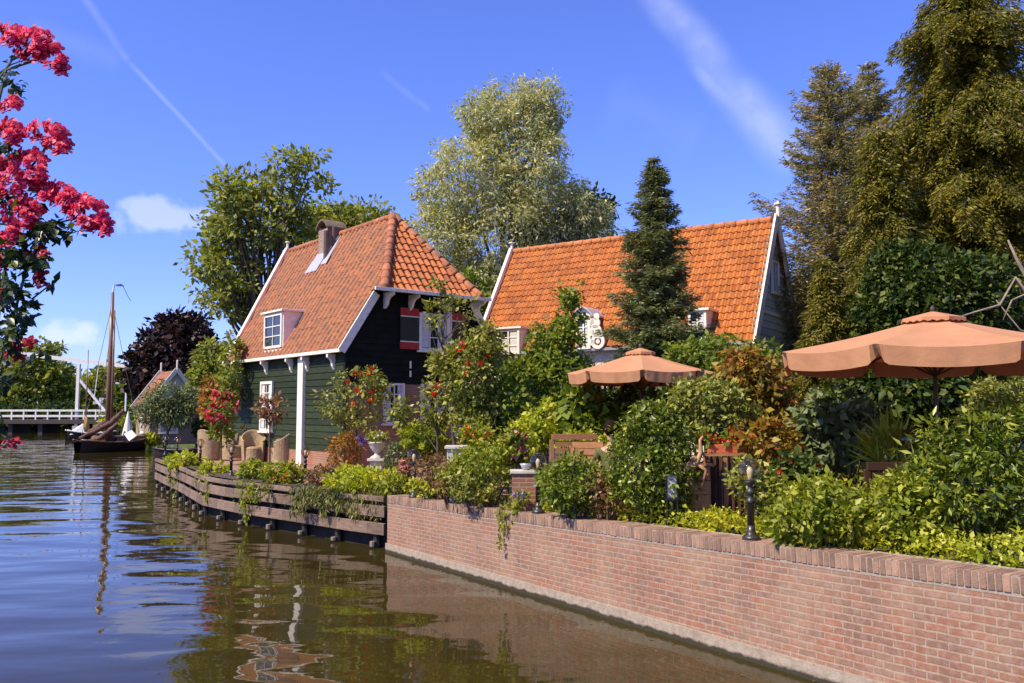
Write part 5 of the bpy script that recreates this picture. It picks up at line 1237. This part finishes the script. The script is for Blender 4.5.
for (a, b_) in (((X0, Y0), (X1, Y0)), ((X1, Y0), (X1, Y1)), ((X1, Y1), (X0, Y1)), ((X0, Y1), (X0, Y0))): mb.quad((*a, Z0), (*b_, Z0), (*b_, Z1), (*a, Z1), [(0, Z0), (.37, Z0), (.37, Z1), (0, Z1)])
obj('body', mb, HBRICK, o); mb = MB(); mb.box(X0 - .03, X1 + .03, Y0 - .03, Y1 + .03, Z1, Z1 + .045); obj('cap', mb, STONE, o, bev=.006)
P = at_d(526, 470, 13.6); mb = MB(); mb.lathe([(.05, 0), (.09, .08), (.1, .1)], (P.x, P.y, Z1 + .047), 12); o = thing('glass_dish', 'small pale dish standing on the low brick pillar', 'dish', (P.x, P.y, Z1 + .046)); obj('bowl', mb, LEAD, o, True)
o = thing('flower_plant', 'small blue purple flowering plant at the foot of the low brick pillar', 'flowers', (at_d(521, 497, 13.2).x, 13.2, 1.1)); ob, C = leaves('foliage', [lob(521, 497, 8, 5, 13.25)], 16, 16, .07, .05, LM['bush'], o); bloom_cluster('flower', C, .045, FL['purple'], o)

# ------------------------------------------------------------------ wooden furniture in the middle
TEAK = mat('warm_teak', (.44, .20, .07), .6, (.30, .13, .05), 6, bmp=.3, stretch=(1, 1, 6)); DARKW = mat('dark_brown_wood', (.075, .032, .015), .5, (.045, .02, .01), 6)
def bench(label, px, py, D, w_, h, rz, material):
    P = at_d(px, py, D); o = thing('garden_bench', label, 'bench', (P.x, P.y, 1.05)); R_ = Matrix.Rotation(rz, 3, 'Z'); zt = P.z
    F = lambda a, b_, c: R_ @ Vector((a, b_, 0)) + Vector((P.x, P.y, c))
    mb = MB(); mb.fbox(F, -w_ / 2, w_ / 2, -.025, .02, zt - .09, zt)
    for i in range(3): mb.fbox(F, -w_ / 2 + .05, w_ / 2 - .05, -.012, .008, zt - .20 - i * .12, zt - .11 - i * .12)
    for i in (-1, 1): mb.fbox(F, i * w_ / 2 - .03, i * w_ / 2 + .03, -.02, .03, 1.45, zt - .092)
    obj('backrest', mb, material, o); mb = MB()
    for i in range(4): mb.fbox(F, -w_ / 2, w_ / 2, .05 + i * .11, .14 + i * .11, 1.47, 1.50)
    obj('seat', mb, material, o)
    for i in (-1, 1):
        for y_ in (0, .43): mb = MB(); mb.fbox(F, i * (w_ / 2 - .03) - .03, i * (w_ / 2 - .03) + .03, y_ + .02, y_ + .07, 1.05, 1.468); obj('leg', mb, material, o)
bench('orange brown wooden garden bench seen from behind beside the seated person', 574, 434, 14.0, .75, .5, .2, TEAK)
bench('second wooden bench with lower back next to the seated person', 588, 442, 13.6, .5, .5, -.3, TEAK)
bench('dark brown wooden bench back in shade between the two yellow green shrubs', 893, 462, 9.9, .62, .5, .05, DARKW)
# table with warm wooden front, red flower trough, driftwood, lantern
P = at_d(690, 470, 11.5); o = thing('wooden_chest', 'low wooden garden chest behind the lime ground cover', 'chest', (P.x, P.y, 1.05))
mb = MB(); zc = at_d(690, 466, 11.5).z
for i in range(5): mb.box(P.x - .19 + .002, P.x + .27, P.y - .015 * (i % 2), P.y + .4, 1.06 + i * (zc - 1.06) / 5, 1.06 + (i + 1) * (zc - 1.06) / 5 - .008)
obj('body', mb, TEAK, o); mb = MB(); mb.box(P.x - .22, P.x + .30, P.y - .05, P.y + .45, zc, zc + .03); obj('lid', mb, TEAK, o)
P = at_d(693, 462, 11.2); o = thing('driftwood', 'twisted pale driftwood branch lying on the wooden chest', 'driftwood', (P.x, P.y, zc + .03)); mb = MB(); Q = lambda x, y, D=11.35: at_d(x, y, D)
mb.tube([Q(684, 472), Q(690, 466), Q(697, 462), Q(701, 452), Q(700, 440), Q(703, 436)], [.03, .045, .04, .03, .022, .012], 7); mb.tube([Q(692, 468), Q(688, 480), Q(684, 492)], [.03, .02, .01], 6); mb.tube([Q(697, 464), Q(706, 470), Q(702, 486)], [.03, .025, .012], 6); mb.tube([Q(690, 466), Q(683, 464), Q(677, 464)], [.035, .016, .01], 6)
mb.ball(Q(691, 466), .07, 10, 6, .9); mb.ball(Q(694, 459), .05, 10, 6, .8)
obj('branch', mb, mat('pale_wood', (.50, .28, .14), .7, (.32, .16, .08), 9), o, True)
P = at_d(722, 462, 11.8); o = thing('cloth_covered_table', 'tall garden table draped in a dark brown cloth left of the nearest lamp', 'table', (P.x, P.y, 1.05)); zt = at_d(722, 453, 11.8).z
mb = MB(); mb.box(P.x - .30, P.x + .30, P.y - .2, P.y + .3, zt - .03, zt); obj('tabletop', mb, TEAK, o); mb = MB()
n = 40; a_ = []
for i in range(n + 1): x = P.x - .28 + .56 * i / n; a_.append((x, P.y - .215 + .025 * math.sin(i * 1.1)))
for (p, q) in zip(a_[:-1], a_[1:]):
    if abs((p[0] - P.x + .02)) < .03: continue
    mb.quad((p[0], p[1], 1.28), (q[0], q[1], 1.28), (q[0], q[1], zt - .031), (p[0], p[1], zt - .031))
obj('cloth', mb, DARKW, o)
for dx in (-.26, .0, .26): mb = MB(); mb.box(P.x + dx - .03, P.x + dx + .03, P.y - .19, P.y - .14, 1.05, zt - .03); obj('leg', mb, TEAK, o)
o = thing('flower_trough', 'terracotta trough of red geraniums on the cloth covered table', 'flower trough', (P.x + .05, P.y, zt + .001)); mb = MB(); mb.box(P.x - .22, P.x + .34, P.y - .12, P.y + .12, zt + .001, zt + .12); obj('trough', mb, mat('terracotta', (.55, .14, .05), .8), o, bev=.01)
ob, C = leaves('foliage', [(P.x + .02, P.y, zt + .2, .36, .15, .12)], 26, 16, .09, .07, LM['green'], o); bloom_cluster('flower', C[:22], .07, FL['red'], o)
P = at_d(672, 487, 11.2); o = thing('lantern', 'black square garden lantern with pale panes beside the privet bush', 'lantern', (P.x, P.y, 1.15)); mb = MB()
for dx in (-.075, .06):
    for dy in (0, .135): mb.box(P.x + dx, P.x + dx + .015, P.y + dy, P.y + dy + .015, 1.15, P.z + .15)
mb.box(P.x - .085, P.x + .085, P.y - .01, P.y + .16, P.z + .15, P.z + .17); mb.box(P.x - .085, P.x + .085, P.y - .01, P.y + .16, P.z - .17, P.z - .14); mb.box(P.x - .02, P.x + .02, P.y + .055, P.y + .095, 1.05, P.z - .17); obj('frame', mb, IRON, o)
mb = MB(); mb.box(P.x - .06, P.x + .06, P.y + .01, P.y + .14, P.z - .139, P.z + .149); obj('pane', mb, mat('milky_pane', (.55, .52, .44), .3), o)

# ------------------------------------------------------------------ seated person behind the privet bush
P = at_d(611, 430, 13.3); X, Y, ZH_ = P.x, P.y, P.z
o = thing('person', 'dark haired person in an olive shirt seated behind the rounded privet bush', 'person', (X, Y, 1.05))
def skin(name, vs_, es, rs, material, parent, sub=2):
    me = bpy.data.meshes.new(name); c = Vector(vs_[0]); me.from_pydata([tuple(Vector(v) - c) for v in vs_], es, []); me.materials.append(material)
    ob = bpy.data.objects.new(name, me); COL.objects.link(ob); md = ob.modifiers.new('skin', 'SKIN'); md.use_smooth_shade = True
    for i, r in enumerate(rs): d = me.skin_vertices[0].data[i]; d.radius = (r, r) if isinstance(r, float) else r; d.use_root = (i == 0)
    s_ = ob.modifiers.new('sub', 'SUBSURF'); s_.levels = s_.render_levels = sub; place(ob, Matrix.Translation(c), parent); return ob
SKINM = mat('skin', (.50, .26, .16), .5, (.44, .22, .14)); HAIR = mat('dark_hair', (.016, .008, .005), .9, (.02, .012, .01), 30, bmp=.5, spec=.05); OLIVE = mat('olive_shirt', (.12, .12, .03), .85, (.09, .09, .025), 8, bmp=.3); TROU = mat('dark_trousers', (.03, .03, .035), .85)
S_ = lambda x, y, z: (X + x, Y + y, z)
hz = ZH_; sh = hz - .30; hp = 1.55
body = skin('body', [S_(0, 0, hp), S_(0, -.02, hp + .22), S_(0, 0, sh - .05), S_(0, .0, sh + .08), S_(0, .02, hz - .03), S_(0, .03, hz + .07), S_(-.19, 0, sh - .03), S_(-.25, .08, sh - .28), S_(-.16, .30, sh - .34), S_(.19, 0, sh - .03), S_(.25, .08, sh - .28), S_(.16, .30, sh - .34), S_(-.10, .42, hp + .02), S_(-.11, .45, 1.12), S_(-.11, .58, 1.08), S_(.10, .42, hp + .02), S_(.11, .45, 1.12), S_(.11, .58, 1.08)],
     [(0, 1), (1, 2), (2, 3), (3, 4), (4, 5), (2, 6), (6, 7), (7, 8), (2, 9), (9, 10), (10, 11), (0, 12), (12, 13), (13, 14), (0, 15), (15, 16), (16, 17)], [.14, .13, .13, .05, .085, .08, .06, .045, .03, .06, .045, .03, .08, .05, .035, .08, .05, .035], SKINM, o)
skin('shirt', [S_(0, -.005, hp + .02), S_(0, -.02, hp + .22), S_(0, 0, sh - .05), S_(-.19, 0, sh - .03), S_(-.24, .06, sh - .20), S_(.19, 0, sh - .03), S_(.24, .06, sh - .20)], [(0, 1), (1, 2), (2, 3), (3, 4), (2, 5), (5, 6)], [.165, .155, .15, .08, .065, .08, .065], OLIVE, o)
mb = MB(); mb.ball((X, Y - .012, hz + .03), .118, 16, 12, 1.12); hr = obj('hair', mb, HAIR, o, True)
mb = MB(); Rb = [(.03, .0), (.01, .02)]; mb.tube([(X, Y + .11, hz + .03), (X, Y + .145, hz - .005)], [.02, .014], 6); obj('nose', mb, SKINM, o, True)
P2_ = thing('garden_chair', 'wooden garden chair under the seated person', 'chair', (X, Y, 1.05)); mb = MB(); mb.box(X - .24, X + .24, Y - .2, Y + .24, 1.40, 1.43); obj('seat', mb, TEAK, P2_)
for dx in (-.22, .18):
    for dy in (-.2, .2): mb = MB(); mb.box(X + dx, X + dx + .04, Y + dy, Y + dy + .04, 1.05, 1.399); obj('leg', mb, TEAK, P2_)
mb = MB(); mb.box(X - .24, X + .24, Y - .26, Y - .23, 1.45, 1.80); obj('backrest', mb, TEAK, P2_)

# ------------------------------------------------------------------ drawbridge
DB = 100; o = thing('drawbridge', 'white wooden drawbridge with balance beam and railings across the canal', 'bridge', at_d(60, 430, DB)); k = DB / FPX
Bp = lambda x, y, D=DB: at_d(x, y, D)
BW = mat('bridge_white', (.80, .76, .68), .5)
def bm(name, p, q, w_, h, m=BW): mb = MB(); mb.beam(p, q, w_, h); return obj(name, mb, m, o)
for D in (DB, DB + 3.5):
    f = D / DB
    P = Bp(79, 364, D); bm('portal_post', Vector((P.x, D, -.4)), P, .34, .34)
    a, b_ = Bp(22, 354, D), Bp(134, 367, D); bm('balance_beam', a, b_, .4, .45)
    bm('brace', Bp(80, 380, D), Bp(107, 413, D), .26, .26)
    P = Bp(127, 367, D); bm('pull_rod', P, Vector((P.x, D, 2.6)), .16, .16)
P, Q_ = Bp(79, 366, DB), Bp(79, 366, DB + 3.5); bm('cross_beam', P, Q_, .4, .5)
P, Q_ = Bp(30, 356, DB), Bp(30, 356, DB + 3.5); bm('counterweight', P, Q_, .9, .9)
bm('stay', Bp(99, 362), Bp(94, 400), .07, .07)
for D in (DB - .3, DB + 3.8):
    for (xa, xb) in ((-60, 106),):
        bm('rail', Bp(xa, 410.5, D), Bp(xb, 410.5, D), .12, .22); bm('rail', Bp(xa, 416, D), Bp(xb, 416, D), .12, .24)
        for x in range(-60, 107, 12): P = Bp(x, 409.5, D); bm('rail_post', Vector((P.x, D, 1.6)), P, .14, .14)
mb = MB(); a, b_ = Bp(-70, 420), Bp(112, 420); mb.box(a.x, b_.x, DB - .5, DB + 4.2, 1.15, 1.62); obj('deck', mb, mat('dark_deck', (.06, .045, .035), .8), o)
for x in (-50, -20, 10, 40, 79, 104): P = Bp(x, 430); mb = MB(); mb.box(P.x - .25, P.x + .25, DB, DB + 3.5, -.6, 1.148); obj('pier', mb, MATS['dark_deck'], o)
P = Bp(78, 430, DB - .2); mb = MB(); mb.box(P.x - .5, P.x + .5, DB - .6, DB - .28, -.5, .9); obj('fender', mb, mat('grey_concrete', (.4, .39, .37), .8), o)
# white pavilion far behind
DP = 118; P = at_d(110, 428, DP); o = thing('pavilion', 'small white pavilion with a little roof turret behind the bridge', 'building', (P.x, DP, .5)); kp = DP / FPX
PV = lambda a, b_, c: (P.x + a * kp, DP + b_ * kp, 2.75 + c * kp)
mb = MB(); mb.fbox(PV, -12, 16, 0, 26, -16, 6); mb.fbox(PV, -2, 9, 6, 17, 12, 22); obj('wall', mb, WHITE, o)
mb = MB(); mb.fbox(PV, -16, 20, -4, 30, 6, 8.5); mb.fbox(PV, -12, 16, 0, 26, 8.5, 12); mb.fbox(PV, -5, 12, 3, 20, 22, 24); mb.fbox(PV, 0, 7, 8, 15, 24, 28); obj('roof', mb, LEAD, o)
for u in (-8, 0, 8): 
    mb = MB(); mb.fbox(PV, u, u + 4, -.6, 0, -11, 1); obj('window', mb, PANE, o)

# ------------------------------------------------------------------ boats
def hull(name, fn, L, B, Hh, m, parent, sheer=.35, n=18, full=.5):
    """fn(along 0..1, across, up); clinker like hull closed with a deck"""
    mb = MB(); st = []
    for i in range(n + 1):
        t = i / n; wd = B / 2 * (math.sin(PI * min(1, max(0, t * .94 + .03))) ** full); zt = Hh * (1 + sheer * (2 * t - 1) ** 2); sec = []
        for j in range(9):
            a = -1 + 2 * j / 8; yy = wd * (abs(a) ** .75) * (1 if a > 0 else -1); zz = -.35 + (zt + .35) * abs(a) ** 2.2; sec.append((t * L, yy, zz))
        st.append(sec)
    base = len(mb.v)
    for s_ in st: mb.v += [tuple(fn(*p)) for p in s_]
    for i in range(n):
        for j in range(8): A = base + i * 9 + j; mb.f.append((A, A + 1, A + 10, A + 9))
    for i in range(n):      # deck a little below the rail
        a, b_, c, d = st[i][0], st[i][8], st[i + 1][8], st[i + 1][0]; dz = -.12
        mb.quad(fn(a[0], a[1] * .97, a[2] + dz), fn(b_[0], b_[1] * .97, b_[2] + dz), fn(c[0], c[1] * .97, c[2] + dz), fn(d[0], d[1] * .97, d[2] + dz))
    h = obj(name, mb, m, parent, True); mb = MB()
    for side in (0, 8): mb.tube([fn(s_[side][0], s_[side][1], s_[side][2] + .02) for s_ in st], .06, 6)
    return h, mb
DH = mat('dark_hull', (.022, .014, .010), .45, (.035, .02, .014), 4); VARN = mat('varnished_mast', (.24, .12, .06), .4, (.16, .08, .04), 5, stretch=(1, 1, .2)); SAIL = mat('brown_sail', (.15, .07, .05), .85, (.085, .04, .03), 3, bmp=.8, bscale=5); ROPE = mat('rope', (.20, .15, .10), .9)
DBt = 57.0; a = at_d(77, 449, DBt - 2); 
b0 = Vector((a.x, a.y, 0)); dv = Vector((at_d(143, 447, DBt + 3).x - a.x, 5.0, 0)).normalized(); pv = Vector((-dv.y, dv.x, 0)); LB = (at_d(143, 447, DBt + 3) - a).length * 1.0
fn = lambda x, y, z: b0 + dv * x + pv * y + UP * z
o = thing('sailing_barge', 'dark hulled sailing barge with a tall varnished mast and furled brown sail', 'boat', fn(LB / 2, 0, 0))
h, rail = hull('hull', fn, LB, 2.3, .60, DH, o); obj('rail', rail, VARN, h, True)
Mb = at_d(112, 440, DBt); Mt = at_d(117.5, 292, DBt); lx = (Vector((Mb.x, Mb.y, 0)) - b0).dot(dv)
mz = fn(lx, 0, .4); mt = Vector((mz.x + (Mt.x - Mb.x), mz.y, Mt.z))
mb = MB(); mb.tube([mz, mz.lerp(mt, .5), mt], [.19, .17, .10], 10); mast = obj('mast', mb, VARN, o, True)
mb = MB(); mb.tube([mz + Vector((.30, -.1, .2)), mt.lerp(mz, .12) + Vector((.16, 0, 0))], [.10, .06], 8); obj('gaff', mb, VARN, o, True)
mb = MB(); mb.tube([mt, mt + Vector((.08, 0, .5))], [.07, .05], 8); obj('mast_top', mb, BW, mast)
mb = MB(); f0 = mt + Vector((.08, 0, .52)); mb.prism([f0, f0 + Vector((.5, -.1, .04)), f0 + Vector((.75, -.1, -.12)), f0 + Vector((.2, -.05, -.12))], Vector((0, .02, 0))); mb.tube([f0 + Vector((.55, 0, 0)), f0 + Vector((.9, 0, -.7)), f0 + Vector((1.15, 0, -1.1))], .02, 4); obj('pennant', mb, mat('dark_pennant', (.06, .06, .12), .8), mast)
for (e, tt) in ((fn(LB * .04, 0, .7), .93), (fn(LB * .95, 0, .7), .93), (fn(lx, 1.0, .6), .8), (fn(lx, -1.0, .6), .8), (fn(lx + 1.2, .9, .6), .85)):
    mb = MB(); mb.tube([mz.lerp(mt, tt), e], .018, 4); obj('rigging', mb, ROPE, o)
def roll(pts, rs, m=SAIL, nm='furled_sail'):
    P_ = [at_d(*p) for p in pts]; mb = MB(); n = 14; Q = []; R = []
    for i in range(len(P_) - 1):
        for j in range(n): t = j / n; Q.append(P_[i].lerp(P_[i + 1], t) + Vector((0, 0, random.uniform(-.04, .04)))); R.append((rs[i] * (1 - t) + rs[i + 1] * t) * random.uniform(.85, 1.12))
    Q.append(P_[-1]); R.append(rs[-1]); mb.tube(Q, R, 9); return obj(nm, mb, m, o, True)
roll([(79, 438, 56.2), (98, 430, 56.4), (112, 422, 56.6), (124, 410, 57)], [.08, .15, .20, .12]); roll([(82, 443, 55.6), (100, 438, 55.8), (118, 424, 56.2)], [.08, .17, .15]); roll([(88, 432, 57), (100, 426, 57), (111, 418, 57.2)], [.1, .18, .14])
mb = MB(); mb.fbox(fn, lx + .5, lx + 2.6, -.7, .7, .5, 1.0); obj('cabin', mb, VARN, o, bev=.05)
mb = MB(); mb.fbox(fn, 1.0, lx - .6, -.6, .6, .5, .78); obj('hatch', mb, mat('hatch_red', (.34, .12, .05), .6), o, bev=.04)
for i, (x, y) in enumerate(((LB - .9, .2), (LB - 1.5, -.3), (lx + .4, .1), (1.5, .1), (lx + 2.9, -.1))):
    mb = MB(); c = fn(x, y, .62); mb.ball(c + UP * .22, .32, 8, 6, .9); obj('sail_bundle', mb, SAIL, o, True)
cp_ = at_d(127.5, 436, 56.8); pz = 1.0; w2_ = thing('parasol', 'closed white parasol standing on the stern of the barge', 'parasol', (cp_.x, cp_.y, .6)); mb = MB(); zt = at_d(127, 411, 56.8).z
mb.lathe([(.03, zt), (.12, zt - .4), (.34, zt - 1.5), (.36, zt - 1.62), (.1, zt - 1.7)], (cp_.x, cp_.y, 0), 10); obj('canopy', mb, BW, w2_); mb = MB(); mb.tube([(cp_.x, cp_.y, .6), (cp_.x, cp_.y, zt + .1)], .04, 6); obj('pole', mb, VARN, w2_)
mb = MB(); q = [at_d(*p) for p in ((124, 434, 55.5), (131, 430.5, 55.6), (136, 436, 55.4), (129, 441, 55.3))]; mb.prism(q, Vector((.03, .05, .03))); tag(obj('white_board', mb, BW), 'tilted white board leaning over the rail of the barge', 'board')
# second boat
a = at_d(66, 436, 78); b0 = Vector((a.x, a.y, 0)); dv = Vector((.75, .66, 0)).normalized(); pv = Vector((-dv.y, dv.x, 0)); fn2 = (lambda B0, D_, P_: (lambda x, y, z: B0 + D_ * x + P_ * y + UP * z))(b0, dv, pv)
o = thing('sailing_boat', 'smaller boat with white cover and yellow furled sail moored behind the barge', 'boat', fn2(2, 0, 0)); h, rail = hull('hull', fn2, 4.6, 1.8, .6, DH, o, .5); obj('rail', rail, BW, h, True)
mb = MB(); mb.tube([fn2(1.6, 0, .4), fn2(1.6, 0, at_d(81, 349, 78).z)], [.09, .04], 8); obj('mast', mb, VARN, o, True)
mb = MB(); mb.box8([fn2(.2, -.5, .5), fn2(1.4, -.6, .6), fn2(1.4, .6, .6), fn2(.2, .5, .5), fn2(.5, -.1, .9), fn2(1.4, -.1, 1.5), fn2(1.4, .1, 1.5), fn2(.5, .1, .9)]); obj('cover', mb, BW, o)
mb = MB(); mb.tube([fn2(1.7, -.2, .7), fn2(1.65, -.15, 1.6), fn2(1.6, -.1, 2.2)], [.28, .22, .08], 8); obj('furled_sail', mb, mat('yellow_sail', (.55, .30, .08), .8), o, True)
# rowing boat + jetty by the inlet
a = at_d(168, 445, 50); b0 = Vector((a.x - .8, a.y, 0)); fn3 = (lambda B0: (lambda x, y, z: B0 + Vector((x, y, z))))(b0)
o = thing('rowing_boat', 'small dark rowing boat moored in the inlet behind the timber wall lamps', 'boat', fn3(1, 0, 0)); h, rail = hull('hull', fn3, 3.0, 1.1, .42, DH, o, .3); obj('rail', rail, DH, h, True); mb = MB(); mb.fbox(fn3, 1.3, 1.5, -.45, .45, .3, .36); obj('thwart', mb, VARN, o)
a = at_d(150, 442, 62); o = thing('jetty', 'low pale wooden jetty along the bank behind the barge', 'jetty', (a.x, a.y, 0)); mb = MB(); mb.box(a.x - 1.2, a.x + 3.8, a.y, a.y + .9, .30, .42); obj('deck', mb, PALE, o)
for dx in (-1, 1, 3.4): mb = MB(); mb.tube([(a.x + dx, a.y + .1, -.5), (a.x + dx, a.y + .1, .298)], .09, 8); obj('post', mb, POST, o)
